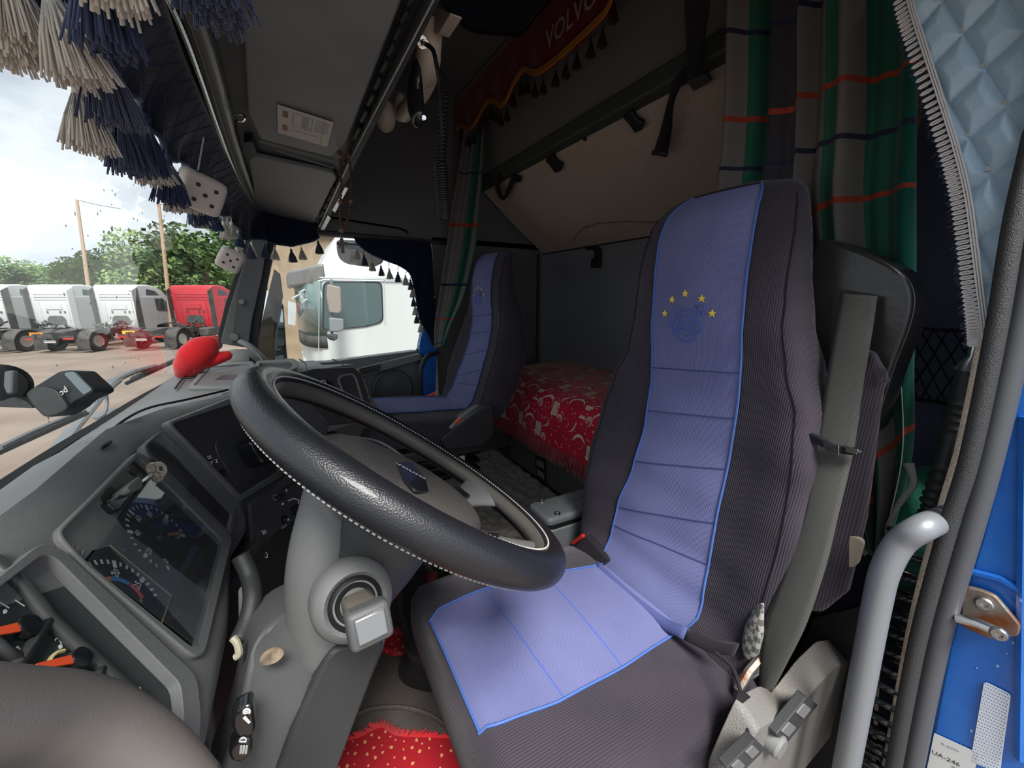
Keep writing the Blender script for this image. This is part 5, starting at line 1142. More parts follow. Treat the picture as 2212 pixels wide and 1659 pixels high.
b = MB(); text(b, 'VOLVO', .085, P(1230, 42, x=XPm-.012), (0, -1, 0), (0, 0, 1), sx=.95, bold=.012); b.build('lettering', mat('gold lettering', '#b49a74', .6), pm, smooth=0)
def tassel_mesh(n, L, r0, r1, seed, w=.0009):
    r = random.Random(seed); b = MB()
    for k in range(n):
        a = r.uniform(0, 2*pi); q = r.random()**.5; e = V((cos(a), sin(a), 0)); z = -L*r.uniform(.9, 1.05); j = V((r.uniform(-.0015, .0015), r.uniform(-.0015, .0015), 0))
        b.tube([V((0, 0, 0))+e*r0*q, e*lerp(r0, r1, .55)*q+V((0, 0, z*.45))+j, e*r1*q*r.uniform(.85, 1.12)+V((0, 0, z))+j*2], w, 3)
    return b
def cap_mesh(r0): return MB().lathe([(.0012, .030), (.0012, .013), (.004, .012), (.0055, .008), (.0048, .003), (r0*1.1, .001), (r0*1.15, -.010), (r0*1.25, -.012)], (0, 0, 0), (0, 0, 1), 10)
ORG['_'] = V()
tas = {}
def tassel(par, p, col, sc=1.0, rz=0, tilt=0):
    key = col
    if key not in tas:
        m = {'navy': M['navy_yarn'], 'cream': M['cream_yarn'], 'dark': M['dtassel']}[col]
        o = tassel_mesh(150, .046, .005, .019, 3 if col == 'navy' else 4).build('tassel', m, par, smooth=180); cpb = cap_mesh(.005).build('tassel_cap', m, o, smooth=60)
        o.data.transform(Matrix.Translation(ORG[par.name])); cpb.data.transform(Matrix.Translation(ORG[par.name])); tas[key] = o
    else: o = dupe(tas[key], par)
    ORG[o.name] = V(); o.location = V(p)-ORG[par.name]; o.scale = (sc,)*3; o.rotation_euler = (tilt, tilt*.6, rz)
    return o
acc = 0
for a, c in zip(cr_, cr_[1:]):
    acc += (c-a).length
    if acc > .05: acc = 0; tassel(pm, c+V((-.006, 0, -.030)), 'dark', .8, acc*9)
# ================================================================= plaid curtains
def plaid(name, ramp, bands, dark=1):
    m = mat(name, '#555555', .95, bump=('noise', 600, .25), sheen=.1, spec=.1); t = m.node_tree; b = t.nodes['Principled BSDF']
    uv = t.nodes.new('ShaderNodeTexCoord'); sp = t.nodes.new('ShaderNodeSeparateXYZ'); t.links.new(uv.outputs['UV'], sp.inputs[0])
    r = t.nodes.new('ShaderNodeValToRGB'); r.color_ramp.interpolation = 'CONSTANT'; el = r.color_ramp.elements
    for i, (p, c) in enumerate(ramp):
        e = el[i] if i < 2 else el.new(p); e.position = p; e.color = hx(c)
    t.links.new(sp.outputs[0], r.inputs[0]); last = r.outputs[0]
    for v0, w, c in bands:
        cm_ = N(t, 'ShaderNodeMath', operation='COMPARE'); cm_.inputs[1].default_value = v0; cm_.inputs[2].default_value = w; t.links.new(sp.outputs[1], cm_.inputs[0])
        mx = t.nodes.new('ShaderNodeMix'); mx.data_type = 'RGBA'; mx.inputs[7].default_value = hx(c); t.links.new(cm_.outputs[0], mx.inputs[0]); t.links.new(last, mx.inputs[6]); last = mx.outputs[2]
    t.links.new(last, b.inputs['Base Color']); return m
G_, GN, DK, OR_, NV = '#6d6965', '#2c5c4e', '#38363b', '#98402f', '#2c2d42'
p1 = plaid('plaid curtain cloth', [(0, G_), (.115, GN), (.29, DK), (.43, G_), (.585, GN), (.67, G_), (.755, GN), (.93, '#1a5245')], [(.31, .006, OR_), (.14, .005, NV), (.425, .006, NV), (.585, .006, OR_), (.775, .006, NV), (.945, .005, OR_)])
p2 = plaid('plaid curtain cloth far', [(0, G_), (.52, GN), (.78, G_), (.95, GN)], [(.22, .004, NV), (.42, .006, OR_), (.62, .005, NV), (.80, .006, OR_), (.96, .004, NV)])
def curtain(lab, L, R, m, fold, ph, nf, base, tilt=lambda u: 0):
    t = thing('curtain', lab, 'curtain', base); l, r = crom(L, 8), crom(R, 8); n = len(l)-1
    def f(u, v):
        i = round(u*n); p = l[i].lerp(r[i], v); d = (r[i]-l[i]).normalized(); nn = V((d.y, -d.x, 0)).normalized()
        return p+nn*(fold*sin(nf*2*pi*v+ph+u*.8)+fold*.4*sin(nf*4.6*pi*v+u*2))
    g = MB(); g.grid(f, n, 110)
    us = [(j/110, i/n+tilt(j/110)) for i in range(n+1) for j in range(111)]; g.uv = {i: q for i, q in enumerate(us)}
    g.build('curtain_cloth', m, t, smooth=180, solid=.002)
    return t, f
cx = .94
L = [P(px, py, x=cx) for px, py in ((1584, -90), (1580, 60), (1578, 200), (1572, 330), (1566, 430), (1600, 600), (1700, 800), (1800, 1000), (1880, 1190))]
R = [P(px, py, x=cx) for px, py in ((1992, -90), (1992, 60), (1992, 200), (1988, 330), (1986, 430), (1984, 600), (1978, 800), (1972, 985), (1915, 1195))]
ct1, cf = curtain('green and grey plaid curtain bunched behind the driver seat', L, R, p1, .022, .6, 3.2, P(1800, 1100, x=cx), lambda u: .055*u+(.03+.05*(u-.43) if u > .43 else 0))
MB().tube([cf(i/64, .955)+V((-.004, 0, 0)) for i in range(42, 62)], .0008, 4).build('hem_stitch', M['thread'], ct1)
strap([P(1950, 1000, x=.91), P(1966, 1040, x=.905), P(1940, 1080, x=.905), P(1915, 1130, x=.905), P(1912, 1150, x=.905)], [P(1975, 1000, x=.91), P(1982, 1045, x=.905), P(1966, 1070, x=.905), P(1935, 1110, x=.905), P(1922, 1150, x=.905)], 'tie_back', ct1, mat('grey tie', '#8a8888', .9), .006)
L = [P(px, py, y=2.08) for px, py in ((1008, 270), (996, 350), (982, 430), (966, 540), (952, 640), (944, 700), (944, 752))]
R = [P(px, py, y=1.98) for px, py in ((1050, 270), (1046, 350), (1040, 430), (1028, 540), (1004, 640), (978, 700), (962, 745))]
curtain('narrow plaid curtain tied back beside the passenger seat', L, R, p2, .014, 1.0, 2.2, P(950, 750, y=2.05))
t = thing('blanket', 'green cloth bundle heaped behind the driver seat', 'blanket', P(1990, 1150, x=1.06))
MB().grid(lambda u, v: (lambda a, b_: P(2000, 1150, x=1.02)+V((.05*cos(a)*cos(b_), .09*sin(a)*cos(b_), .13*sin(b_)))*(1+.18*noise.noise(V((cos(a)*2, sin(a)*2, b_*2)))))(2*pi*u, pi*(v-.5)), 30, 20).build('cloth_heap', mat('green blanket cloth', '#2b7560', .95, bump=('noise', 200, .5), sheen=.2), t, smooth=180)
# ================================================================= overhead storage console
oc = thing('overhead_console', 'dark overhead storage console above the windscreen', 'overhead console', (.05, 1.2, .36))
OO, ON = V((.19, 1, .340)), V((.111, 0, 1)).normalized()
def op(px, py, h=0): return PP(px, py, OO, ON)-ON*h          # h below the underside
def ol(pts, h=0): return [op(x, y, h) for x, y in pts]
MB().prism([(-.14, .1, .43), (-.10, .1, .385), (-.06, .1, .372), (.19, .1, .344), (.20, .1, .37), (.20, .1, 1.0), (-.1, .1, 1.0), (-.20, .1, .8)], (0, 2.1, 0)).build('console_body', M['plastic_d'], oc, bev=.01)
big = [(500, -120), (524, 0), (530, 120), (536, 235), (562, 290), (715, 330), (748, 300), (862, 0), (905, -120)]
sm_ = [(536, 322), (556, 330), (722, 366), (728, 378), (676, 478), (640, 478), (560, 446), (552, 430)]
MB().prism(rpoly(ol(big, .010), .015), ON*.012).build('flap_door', M['plastic'], oc, bev=.006, seg=3)
MB().prism(rpoly(ol(sm_, .010), .012), ON*.012).build('flap_door', M['plastic'], oc, bev=.006, seg=3)
b = MB()
for a, c in (((560, 296), (745, 346)), ((600, 318), (722, 356))): b.tube([op(*a, .008), op(*c, .008)], .0028, 6)
b.build('divider_rib', M['plastic_m'], oc)
rail = ol([(700, 486), (760, 358), (776, 324), (936, 0), (985, -100), (962, -110), (915, 0), (756, 326), (742, 356), (688, 482)], .018)
MB().prism(rail, ON*.02).build('edge_rail', M['rubber'], oc, bev=.003)
MB().tube(ol([(689, 480), (757, 326), (916, 0), (965, -100)], .021), .0022, 6).build('rail_bead', M['metal'], oc)
for pts in ([(692, 486), (700, 487), (715, 458), (708, 452)], [(718, 440), (745, 388), (752, 390), (724, 446)]): MB().prism(ol(pts, .023), ON*.004).build('silver_strip', M['metal'], oc, smooth=0)
b = MB()
for k in range(9):
    u = k/8.5; x0, y0 = lerp(762, 886, u), lerp(286, -30, u); MB().prism(ol([(x0, y0), (x0+12, y0-24), (x0+20, y0-20), (x0+8, y0+4)], .012), ON*.01).build('hinge_tab', M['black'], oc, bev=.001)
for k in range(4):
    u = k/4; x0, y0 = lerp(690, 722, u), lerp(462, 392, u); MB().prism(ol([(x0, y0), (x0+7, y0-13), (x0+14, y0-11), (x0+6, y0+3)], .012), ON*.01).build('hinge_tab', M['black'], oc, bev=.001)
# front rails beside the valance
f1_ = ol([(350, -40), (395, 60), (432, 160), (470, 270), (505, 362), (535, 425), (552, 446)], .004)
MB().tube(crom(f1_, 4), .0045, 8).build('curtain_rail', M['metal'], oc)
MB().tube(crom([p+V((.022, 0, .004)) for p in f1_], 4), .014, 10).build('front_moulding', mat('bronze grey moulding', '#5a554c', .4), oc)
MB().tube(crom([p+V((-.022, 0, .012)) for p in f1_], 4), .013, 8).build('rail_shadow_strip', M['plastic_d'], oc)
b = MB().tube([op(518, 240, .012)+ (RT*cos(a)*.011+UP*sin(a)*.0075) for a in [2*pi*i/20 for i in range(20)]], .0022, 6, closed=True); b.build('pull_ring', M['chrome'], oc)
b = MB().slab(ol([(526, 292), (545, 290), (556, 320), (540, 332)], .016), .02, .004); b.build('latch_block', M['black'], oc, bev=.003)
st_ = thing('info_sticker', 'pale instruction sticker on the overhead flap', 'sticker', op(660, 255, .011))
sq = ol([(599, 209), (721, 249), (707, 304), (600, 272)], .0135)
MB().prism(sq, ON*.001).build('sticker_sheet', mat('sticker paper', '#b9b4ab', .6), st_, smooth=0)
def sk(u, v): return sq[0].lerp(sq[1], u).lerp(sq[3].lerp(sq[2], u), v)-ON*.0006
b = MB()
for u0, v0 in ((.09, .12), (.09, .6)): b.poly([sk(u0, v0), sk(u0+.09, v0), sk(u0+.09, v0+.2), sk(u0, v0+.2)])
b.build('red_square', mat('brick red print', '#8d5a4c', .7), st_, smooth=0)
b = MB()
b.tube([sk(.27, .1), sk(.62, .1), sk(.62, .55), sk(.27, .55)], .0005, 4, closed=True); b.poly([sk(.44, .15), sk(.56, .15), sk(.56, .5), sk(.44, .5)])
for k in range(5): b.tube([sk(.68, .12+k*.09), sk(.94, .12+k*.09)], .0007, 4)
b.tube([sk(.84, .05), sk(.84, .95)], .0004, 4); b.tube([sk(.22, .7), sk(.8, .7)], .0004, 4); b.build('sticker_print', M['grey_print'], st_, smooth=0)
# cream grab handle and lamp arm behind the console, radio microphone
t = thing('cab_handle', 'cream grab handle mounted behind the overhead console', 'grab handle', P(925, 60, x=.27))
def c_(px, py, x=.27): return P(px, py, x=x)
MB().slab([c_(930, 14), c_(974, 28), c_(946, 74), c_(908, 60)], .02, .006).build('mount_plate', M['cream'], t, bev=.005)
MB().tube(crom([c_(930, 40), c_(928, 80), c_(925, 120), c_(920, 152), c_(914, 162)], 5), [.021]*5+[.022]*5+[.023]*5+[.022]*4+[.018, .010], 16).build('handle_grip', M['cream'], t, smooth=180)
MB().tube(crom([c_(930, 150, .285), c_(915, 190, .285), c_(890, 225, .285), c_(872, 246, .285)], 5), [.018]*16, 14).build('handle_arm', M['cream'], t, smooth=180)
MB().slab([c_(878, 110, .30), c_(905, 96, .30), c_(905, 140, .30), c_(880, 180, .30), c_(868, 160, .30)], .01, .006).build('side_bracket', M['cream'], t, bev=.003)
MB().sph(c_(832, 250, .30), (.03, .03, .042), 16, 10).build('lower_pad', M['cream'], t, smooth=180)
MB().sph(c_(864, 232, .28), (.016, .02, .03), 16, 10).build('handle_end', M['cream'], t, smooth=180)
t = thing('radio_microphone', 'black two-way radio microphone with coiled cord hanging from the console', 'microphone', P(900, 230, x=.255))
m_ = lambda px, py: P(px, py, x=.236)
MB().tube(crom([m_(898, 130), m_(899, 160), m_(897, 200), m_(899, 235), m_(906, 262)], 4), [.006, .008, .010, .012, .013, .015, .017, .018, .019, .020, .020, .020, .020, .019, .018, .017, .012], 14, sx=.7).build('microphone_body', M['gloss'], t, smooth=180)
MB().tube([m_(896, 248), m_(912, 256), m_(916, 254)], .004, 6).build('talk_button', M['chrome'], t)
b = MB().tube([m_(898, 88), m_(910, 90)], .0075, 12).tube([m_(910, 90), m_(919, 95)], .0058, 12).tube([m_(907, 90), m_(912, 91)], .0088, 12); b.build('connector', M['chrome'], t, smooth=35)
MB().tube(crom([m_(919, 95), m_(935, 108), m_(943, 140), P(949, 180, x=.27), P(953, 230, x=.285), P(955, 290, x=.295), P(953, 345, x=.3)], 6), .0034, 8).build('cord', M['black'], t)
MB().tube([P(950, 150, x=.28), P(962, 170, x=.285), P(972, 196, x=.29), P(950, 197, x=.28)], .0022, 6).build('hanging_loop', M['black'], t)
def coil(mb, a, c, R, r, turns, n=14, dens=None, side=None):
    ax = (c-a).normalized(); e = ax.orthogonal().normalized(); f = ax.cross(e); pts = []
    for i in range(turns*n+1):
        u = i/(turns*n); w = dens(u) if dens else u; RR = R(u) if callable(R) else R; q = 2*pi*turns*u
        pts.append(a.lerp(c, w)+e*(cos(q)*RR)+f*(sin(q)*RR))
    return mb.tube(pts, r, 6)
b = MB(); coil(b, P(960, 200, x=.295), P(953, 352, x=.3), .0085, .0018, 17); coil(b, P(952, 352, x=.3), P(960, 474, x=.305), .0115, .0024, 24, dens=lambda u: u*(1.25-.25*u)); b.build('coiled_cord', M['black'], t, smooth=180)
# ================================================================= rosary
t = thing('rosary', 'brown wooden rosary with cross hanging from the console edge', 'rosary', P(735, 320, y=1.07))
RY = 1.07
l1 = crom([P(px, py, y=RY) for px, py in ((734, 322), (735, 336), (735, 360), (737, 400), (735, 440), (736, 475), (739, 492))], 8); l2 = crom([P(px, py, y=RY+.01) for px, py in ((755, 322), (755, 340), (757, 370), (758, 420), (757, 455), (750, 478), (741, 492))], 8)
proto = {}
def bead(p, r, m, nm='bead'):
    if (nm, r) not in proto:
        o = MB().sph((0, 0, 0), r, 10, 7).build(nm, m, t, smooth=180); o.data.transform(Matrix.Translation(ORG[t.name])); proto[(nm, r)] = o
    else: o = dupe(proto[(nm, r)], t)
    o.location = V(p)-ORG[t.name]
for ln in (l1, l2):
    d = 0; last = ln[0]
    for p in ln[1:]:
        while (p-last).length > .0078:
            last = last+(p-last).normalized()*.0078; d += 1
            if d in (2, 15): bead(last, .0058, M['woodl'], 'large_bead')
            else: bead(last, .0036, M['wood'])
bead(P(738, 498, y=RY), .0062, M['woodl'], 'large_bead'); bead(P(738, 508, y=RY), .0036, M['wood'])
MB().tube(l1, .0008, 4).tube(l2, .0008, 4).tube([P(738, 492, y=RY), P(738, 515, y=RY)], .0008, 4).build('string', M['black'], t)
cr0 = P(738, 514, y=RY); b = MB()
b.prism([cr0+V((x*.011, 0, z*.011)) for x, z in ((-.35, 0), (.35, 0), (.35, -.8), (1.1, -.8), (1.1, -1.5), (.35, -1.5), (.35, -3.2), (-.35, -3.2), (-.35, -1.5), (-1.1, -1.5), (-1.1, -.8), (-.35, -.8))], (0, .005, 0)); b.build('cross', M['wood'], t, bev=.001)
# ================================================================= valances and tassels
vl = thing('windscreen_valance', 'dark navy velvet valance with navy and cream tassels along the top of the windscreen', 'valance', (-.12, 1.2, .37))
VP = [(.09, .345, .06), (.02, .385, .04), (-.055, .43, .05), (-.115, .50, .07), (-.155, .62, .072), (-.166, .80, .07), (-.168, 1.0, .07), (-.168, 1.25, .07), (-.164, 1.5, .07), (-.15, 1.75, .06), (-.115, 1.98, .04), (-.05, 2.10, .01), (.05, 2.135, 0), (.168, 2.15, 0)]
vp_ = crom([V(p) for p in VP], 10); nv_ = len(vp_)-1; va = [0]
for a, c in zip(vp_, vp_[1:]): va.append(va[-1]+((c-a).xy).length)
def vbot(i):
    s_ = va[i]; y = vp_[i].y; w = .268+.016*cos(s_*2*pi/.31)
    if vp_[i].x > -.14 and y < .7: w += .055*min(1, (vp_[i].x+.14)/.06)
    if i > nv_-42: w -= .045*sin(pi*min(1, (i-(nv_-42))/40.))
    return w
def vf(u, v):
    i = round(u*nv_); p = vp_[i]; w = .010*sin(va[i]*55)*v; tx = p.x+p.z; tp_ = V((tx, p.y, .354-.111*max(tx, -.05))); bt = V((p.x+w, p.y, vbot(i)))
    return tp_.lerp(bt, v)+V((-.012*sin(pi*v), 0, 0))
MB().grid(vf, nv_, 10).build('velvet', M['velvet'], vl, smooth=180, solid=.004)
MB().tube([vf(i/nv_, 1) for i in range(nv_+1)], .004, 6).build('edge_cord', M['navy_yarn'], vl)
b = MB()
for i in range(0, nv_-6, 3):
    for v0, v1, k_ in ((.05, .95, 5), (.95, .05, 5)): b.tube([vf(min(1, (i+k_*q/4)/nv_), lerp(v0, v1, q/4))+V((.003, 0, -.001)) for q in range(5)], .0009, 3)
b.build('quilting', M['navy_yarn'], vl, kind='stuff')
acc = -.10; k = 0; rt_ = random.Random(2)
for i in range(nv_):
    acc += va[i+1]-va[i]
    if acc >= .052:
        acc = 0; k += 1; p = vf(i/nv_, 1)
        far = p.y > 1.85
        tassel(vl, p+V((rt_.uniform(-.008, .004), 0, -.026 if p.y > 1.3 else -.034)), 'navy' if k % 2 else 'cream', (1.3 if p.y < 1.3 else .95)*rt_.uniform(.95, 1.1), rt_.uniform(0, 6), rt_.uniform(-.12, .12))
for (px, py, x_), c_ in (((30, 20, -.19), 'cream'), ((100, -20, -.18), 'navy'), ((10, 70, -.22), 'cream')): tassel(vl, P(px, py, x=x_)+V((0, 0, .03)), c_, 1.3, px)
pv = thing('window_valance', 'dark navy quilted valance with small tassels on the passenger window', 'valance', P(880, 540, y=2.2))
YV = 2.21
wb_ = crom([P(px, py, y=YV) for px, py in ((768, 522), (785, 538), (808, 552), (836, 564), (862, 574), (884, 590), (893, 615), (899, 650), (905, 685), (920, 715), (936, 748))], 6)
wt = crom([P(px, py, y=YV) for px, py in ((764, 512), (785, 514), (808, 515), (836, 517), (862, 518), (890, 519), (912, 521), (930, 530), (936, 600), (939, 680), (940, 748))], 6)
n_ = len(wb_)-1
MB().grid(lambda u, v: wt[round(u*n_)].lerp(wb_[round(u*n_)], v)+V((0, .006*sin(u*30)*v-.008*sin(pi*v), 0)), n_, 8).build('quilted_cloth', M['velvet'], pv, smooth=180, solid=.008)
MB().tube([p+V((0, -.004, 0)) for p in wb_], .0035, 6).build('edge_cord', M['navy_yarn'], pv)
tb_ = [(1310, 300), (1385, 360), (1465, 418), (1560, 470), (1645, 500), (1735, 533), (1812, 565), (1865, 612), (1885, 690), (1895, 785), (1912, 873), (1930, 960), (1968, 1052)]
for k, (x, y) in enumerate(tb_):
    e = P(500+x*.208, 500+y*.208, y=YV-.02); tassel(pv, e+V((0, 0, .046)), 'cream' if k % 2 == 0 else 'navy', .93, k)
    q = min(wb_, key=lambda w: (w-(e+V((0, 0, .06)))).length); MB().tube([q, e+V((0, 0, .072))], .0018, 4).build('tassel_string', M['navy_yarn'], pv)
# driver's side: pale blue quilted valance with looped fringe
M['quilt'] = mat('pale blue quilted leatherette', '#a0bbce', .42, bump=('vor', 700, .2), var=('#aac4d4', 8))
dv = thing('quilted_valance', 'pale blue diamond-quilted valance with silver looped fringe beside the driver door', 'valance', P(2140, 700, x=.78))
XQ = .785
qe = crom([P(px, py, x=XQ) for px, py in ((1948, -120), (1966, 0), (1992, 90), (2034, 220), (2068, 330), (2090, 420), (2104, 520), (2116, 620), (2126, 700), (2130, 745))], 8)
qr = crom([P(px, py, x=XQ-.012) for px, py in ((2330, -120), (2320, 0), (2310, 90), (2300, 220), (2290, 330), (2280, 420), (2260, 520), (2230, 620), (2190, 700), (2160, 745))], 8)
n_ = len(qe)-1
def qf(u, v, h=0):
    k_ = u*n_; i = min(int(k_), n_-1); f = k_-i; p = qe[i].lerp(qe[i+1], f).lerp(qr[i].lerp(qr[i+1], f), v)
    a = (p.y*.6+p.z*.62)/.047; c = (p.y*-1.15+p.z*.62)/.047
    d = min(abs(a-round(a)), abs(c-round(c)))
    return p+V((-.010*min(1, d*3.2)**.6-h, 0, 0))
MB().grid(qf, 220, 90).build('quilted_panel', M['quilt'], dv, smooth=180)
b = MB(); seen = set()
for i in range(0, 221):
    for j in range(0, 60):
        u, v = i/220, j/90; p = qe[min(int(u*n_), n_-1)].lerp(qr[min(int(u*n_), n_-1)], v); a = (p.y*.6+p.z*.62)/.047; c = (p.y*-1.15+p.z*.62)/.047
        if abs(a-round(a)) < .12 and abs(c-round(c)) < .12 and (round(a), round(c)) not in seen:
            seen.add((round(a), round(c))); q = qf(u, v, .001)
            for s_ in (-1, 1): b.tube([q+V((-.001, .003, .0012*s_)), q+V((-.001, -.003, .0012*s_))], .0007, 4)
b.build('stitch', M['thread'], dv, kind='stuff')
M['silver'] = mat('silver cord', '#c9c6c4', .5, sheen=.3)
b = MB(); b2 = MB(); m = len(qe); tot = 84
for k in range(tot):
    u = k/tot; kk = u*n_; i = int(kk); p = qe[i].lerp(qe[i+1], kk-i); tg = (qe[i+1]-qe[i]).normalized(); o_ = V((0, tg.z, -tg.y)).normalized(); o_ = o_ if o_.y > 0 else -o_
    hh = V((-.010, 0, 0))
    b.tube([p+hh-o_*.001, p+hh+o_*.006+tg*.0016, p+hh+o_*.012+tg*.001, p+hh+o_*.0135-tg*.0006, p+hh+o_*.012-tg*.0018, p+hh+o_*.006-tg*.0016, p+hh-o_*.001-tg*.0005], .0013, 5)
    for q in range(3): b2.tube([p+o_*.008, p+o_*rt_.uniform(.014, .020)+tg*rt_.uniform(-.004, .004)+V((rt_.uniform(-.006, .003), 0, -rt_.uniform(0, .006)))], .0006, 3)
for q in (.000, .0025, .005): b.tube([p+V((-.014, -q, 0)) for p in qe], .0010, 5)
b.build('looped_fringe', M['silver'], dv, kind='stuff'); b2.build('navy_fringe', M['navy_yarn'], dv, kind='stuff')
# ================================================================= plush dice, red plush
M['plush'] = mat('off white plush', '#c9bcb2', .95, bump=('noise', 300, .6), sheen=.5)
PIP = {1: [(0, 0)], 2: [(-1, -1), (1, 1)], 3: [(-1, -1), (0, 0), (1, 1)], 4: [(-1, -1), (1, 1), (-1, 1), (1, -1)], 5: [(-1, -1), (1, 1), (-1, 1), (1, -1), (0, 0)], 6: [(-1, -1), (-1, 0), (-1, 1), (1, -1), (1, 0), (1, 1)]}
def die(lab, c, s, eul, top):
    t = thing('plush_die', lab, 'plush die', c, 'plush dice hanging on the windscreen'); from_ = Matrix.Rotation(eul[2], 3, 'Z') @ Matrix.Rotation(eul[1], 3, 'Y') @ Matrix.Rotation(eul[0], 3, 'X')
    MB().sph(c, s*.56, 40, 26, from_, e=.34).build('plush_body', M['plush'], t, smooth=180)
    for ax, sg, n in ((0, 1, 5), (0, -1, 2), (1, -1, 5), (1, 1, 1), (2, 1, 3), (2, -1, 5)):
        nn = V((0, 0, 0)); nn[ax] = sg; a = V((0, 0, 0)); a[(ax+1) % 3] = 1; b_ = V((0, 0, 0)); b_[(ax+2) % 3] = 1
        for x, y in PIP[n]:
            MB().lathe([(s*.065, 0), (s*.06, .002), (0, .003)], V(c)+from_ @ (nn*(s*.548)+a*(x*s*.23)+b_*(y*s*.23)), from_ @ nn, 14).build('pip', M['black'], t, smooth=60)
    MB().tube([V(c)+V((0, 0, s*.5)), V(top)], .0015, 5).build('string', M['thread'], t)
c = P(432, 415, y=1.02); die('large off-white plush die hanging in front of the dark valance', c, .062, (.35, .3, .45), (c.x+.02, c.y, .30))
c = P(497, 561, y=1.80); die('off-white plush die hanging beside the windscreen pillar', c, .068, (.2, .5, .2), (c.x+.02, c.y, .27))
t = thing('plush_toy', 'bright red plush toy lying on the dash against the windscreen', 'plush toy', P(420, 800, y=1.7))
M['redplush'] = mat('bright red plush', '#c8141c', .95, bump=('noise', 280, .6), sheen=.5)
def blob(pts, y, rs, nm, sx=1):
    MB().tube(crom([P(px, py, y=y+dy) for px, py, dy in pts], 5), [interp([(i/(len(rs)-1), r) for i, r in enumerate(rs)], q/((len(pts)-1)*5)) for q in range((len(pts)-1)*5+1)], 20, sx=sx).build(nm, M['redplush'], t, smooth=180)
blob([(392, 812, .02), (405, 792, .01), (422, 772, 0), (442, 752, 0), (456, 738, 0), (463, 729, 0)], 1.70, [.022, .042, .052, .048, .030, .010], 'body')
blob([(452, 752, 0), (460, 740, 0), (466, 730, 0), (469, 726, 0)], 1.72, [.026, .022, .014, .005], 'ear')
blob([(436, 790, -.01), (456, 782, 0), (478, 772, 0), (495, 767, 0), (502, 766, 0)], 1.70, [.016, .024, .026, .021, .007], 'arm', .75)
b = MB().tube(crom([P(418, 775, y=1.655), P(424, 790, y=1.655), P(418, 806, y=1.66)], 4), .0012, 4); b.build('seam', M['redyarn'], t)
o = MB().sph(P(520, 792, y=1.98), (.085, .07, .075), 20, 12, e=.8).build('demister_cover', M['plastic_m'], da, smooth=180)
for k in range(3): MB().box(P(541+k*4, 776+k*4, y=1.915), (.008, .006, .016)).build('cover_slot', M['black'], o)
t = thing('pillar_handle', 'grey grab bar bending from the windscreen pillar down to the dash', 'grab handle', yp(540, 760, 2.12))
MB().tube(crom([yp(520, 738, 2.14), yp(536, 746, 2.10), yp(552, 760, 2.08), yp(566, 774, 2.08), yp(575, 786, 2.08)], 6), .016, 12, sx=.8).build('handle_bar', M['plastic'], t, smooth=180)
# camera / phone cradle on the windscreen
dc = thing('dash_camera', 'black windscreen gadget on a suction arm above the dash', 'dash camera', PT(60, 860, .55))
g = lambda px, py, t_=.60: PT(px, py, t_*.92)
MB().lathe([(.0, 0), (.028, 0), (.031, .004), (.030, .012), (.024, .018), (.0, .019)], g(2, 832, .62), (g(10, 832, .58)-g(2, 832, .62)), 28).build('suction_cup', M['black'], dc, smooth=40)
MB().slab([g(8, 802, .585), g(26, 800, .585), g(24, 850, .585), g(14, 852, .585), g(6, 835, .585)], .008, .003).build('clamp_lever', M['plastic'], dc, bev=.002)
MB().slab([g(-20, 866), g(4, 866), g(24, 858), g(44, 860), g(66, 876), g(72, 882), g(20, 880), g(-20, 878)], .014, .003).build('arm', M['plastic_d'], dc, bev=.003)
MB().slab([g(54, 850), g(74, 836), g(128, 802), g(156, 799), g(201, 840), g(200, 848), g(160, 866), g(146, 880), g(112, 901), g(94, 900), g(70, 876)], .03, .005).build('gadget_body', M['plastic_d'], dc, bev=.004, seg=3)
MB().slab([g(55, 852, .594), g(66, 838, .594), g(92, 835, .594), g(120, 842, .594), g(146, 878, .594), g(140, 888, .594), g(112, 900, .594), g(96, 898, .594), g(74, 878, .594)], .012, .006).build('end_cap', M['inset'], dc, bev=.003, seg=3)
MB().slab([g(137, 806, .5985), g(158, 802, .5985), g(199, 842, .5985), g(180, 853, .5985)], .003, .004).build('screen', mat('grey screen glass', '#7d8a8c', .2), dc)
b = MB(); text(b, 'pod', .013, g(132, 848, .5965), g(143, 842)-g(123, 856), g(126, 840)-g(136, 856), bold=.01); b.build('lettering', M['white'], dc, smooth=0)
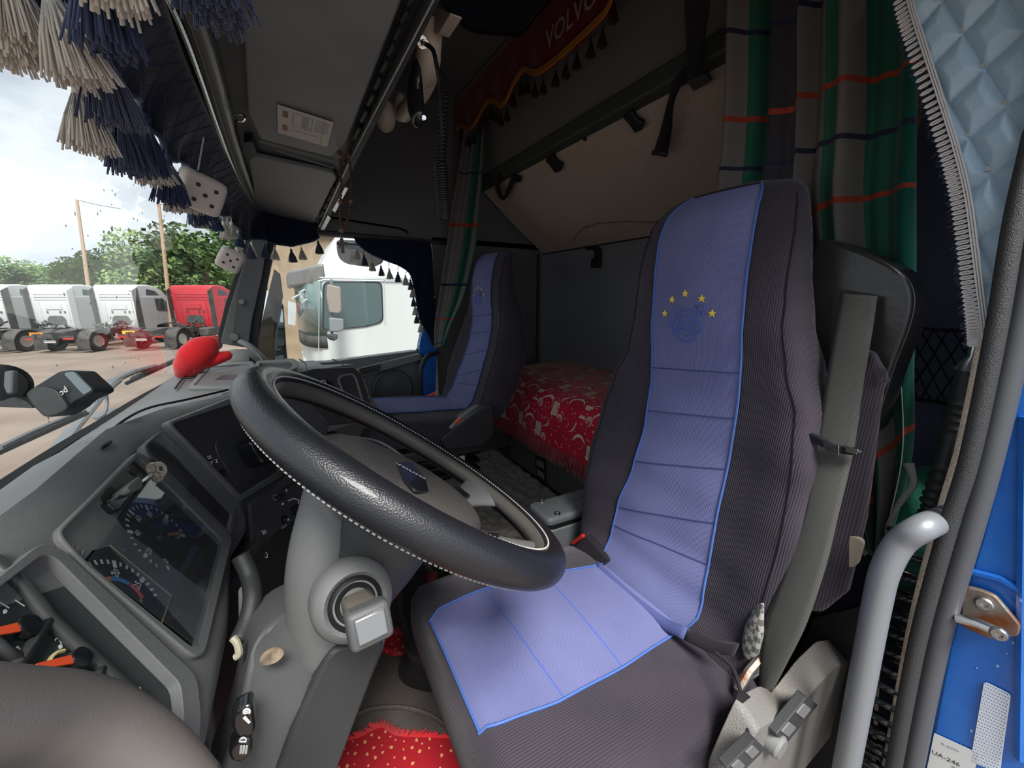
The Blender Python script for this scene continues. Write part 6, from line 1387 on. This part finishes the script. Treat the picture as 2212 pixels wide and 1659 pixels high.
# ================================================================= rear left corner: net, air hose, lever, handle
t = thing('storage_net', 'black elastic storage net on the side wall behind the seat', 'net', P(2040, 900, y=.19))
YN2 = .17
def gn(u, v): return bil([P(1975, 708, x=1.15), P(2112, 712, x=1.02), P(2108, 890, x=1.02), P(1972, 862, x=1.15)], u, v)
b = MB()
for k in range(-3, 5):
    for sg in (1, -1):
        pts = []
        for i in range(21):
            u = i/20; v = (k+.5)/3+sg*(u-.5)*1.3
            if 0 <= v <= 1: pts.append(gn(u, v)+V((.004*sin(u*9+k), 0, .003*sin(u*14+k*2))))
        if len(pts) > 2: b.tube(pts, .0016, 5)
b.build('net_cords', M['black'], t, smooth=180)
b = MB().tube([gn(0, 0), gn(.5, .02), gn(1, .02)], .003, 6).tube([gn(0, 1), gn(.5, .97), gn(1, 1)], .0035, 6); b.build('net_border', M['black'], t)
t = thing('air_hose', 'glossy black coiled air hose beside the grab handle', 'hose', P(1905, 1640, x=.84))
b = MB(); coil(b, P(2000, 1150, x=.90), P(1880, 1700, x=.80), lambda u: .043, .0052, 16, 20, dens=lambda u: u*(1.25-.25*u)); b.build('coil', M['gloss'], t, smooth=180)
t = thing('tyre_lever', 'ribbed black telescopic tube leaning behind the seal', 'tube', P(2000, 1110, x=.95))
b = MB()
path = crom([P(2088, 800, x=.93), P(2075, 860, x=.93), P(2060, 920, x=.93), P(2042, 990, x=.92), P(2026, 1050, x=.92), P(2010, 1090, x=.92), P(1996, 1115, x=.92)], 10)
b.tube(path, [.0125+(.0028 if (10 < i < 22 and i % 3 == 0) or (i > 32 and i % 4 < 2) else 0)-.004*(i > 50) for i in range(len(path))], 12); b.build('ribbed_tube', M['plastic_d'], t, smooth=50)
MB().tube([P(2088, 800, x=.93), P(2100, 770, x=.93), P(2108, 735, x=.93)], [.016, .006, .005], 10).build('tip', M['metal'], t)
t = thing('entry_handle', 'thick silver-grey entry grab rail beside the driver seat', 'grab handle', P(1830, 1659, x=.70))
MB().tube(crom([P(2056, 1114, x=.785), P(2030, 1124, x=.765), P(1992, 1140, x=.712), P(1945, 1172, x=.706), P(1912, 1232, x=.70), P(1895, 1300, x=.70), P(1872, 1420, x=.70), P(1846, 1560, x=.70), P(1822, 1690, x=.70), P(1806, 1780, x=.70)], 8), .0165, 20).build('rail', mat('silver grey powder coat', '#82868a', .42, .3, bump=('noise', 300, .08)), t, smooth=180)
# dark lower trims behind the driver's seat
b = MB().prism([P(1760, 1335, x=.86), P(1900, 1300, x=.86), P(1880, 1700, x=.86), P(1500, 1900, x=.86)], (.02, 0, 0)); b.build('trim_12', M['black'], None, base=(.86, .3, -.8), kind='structure')
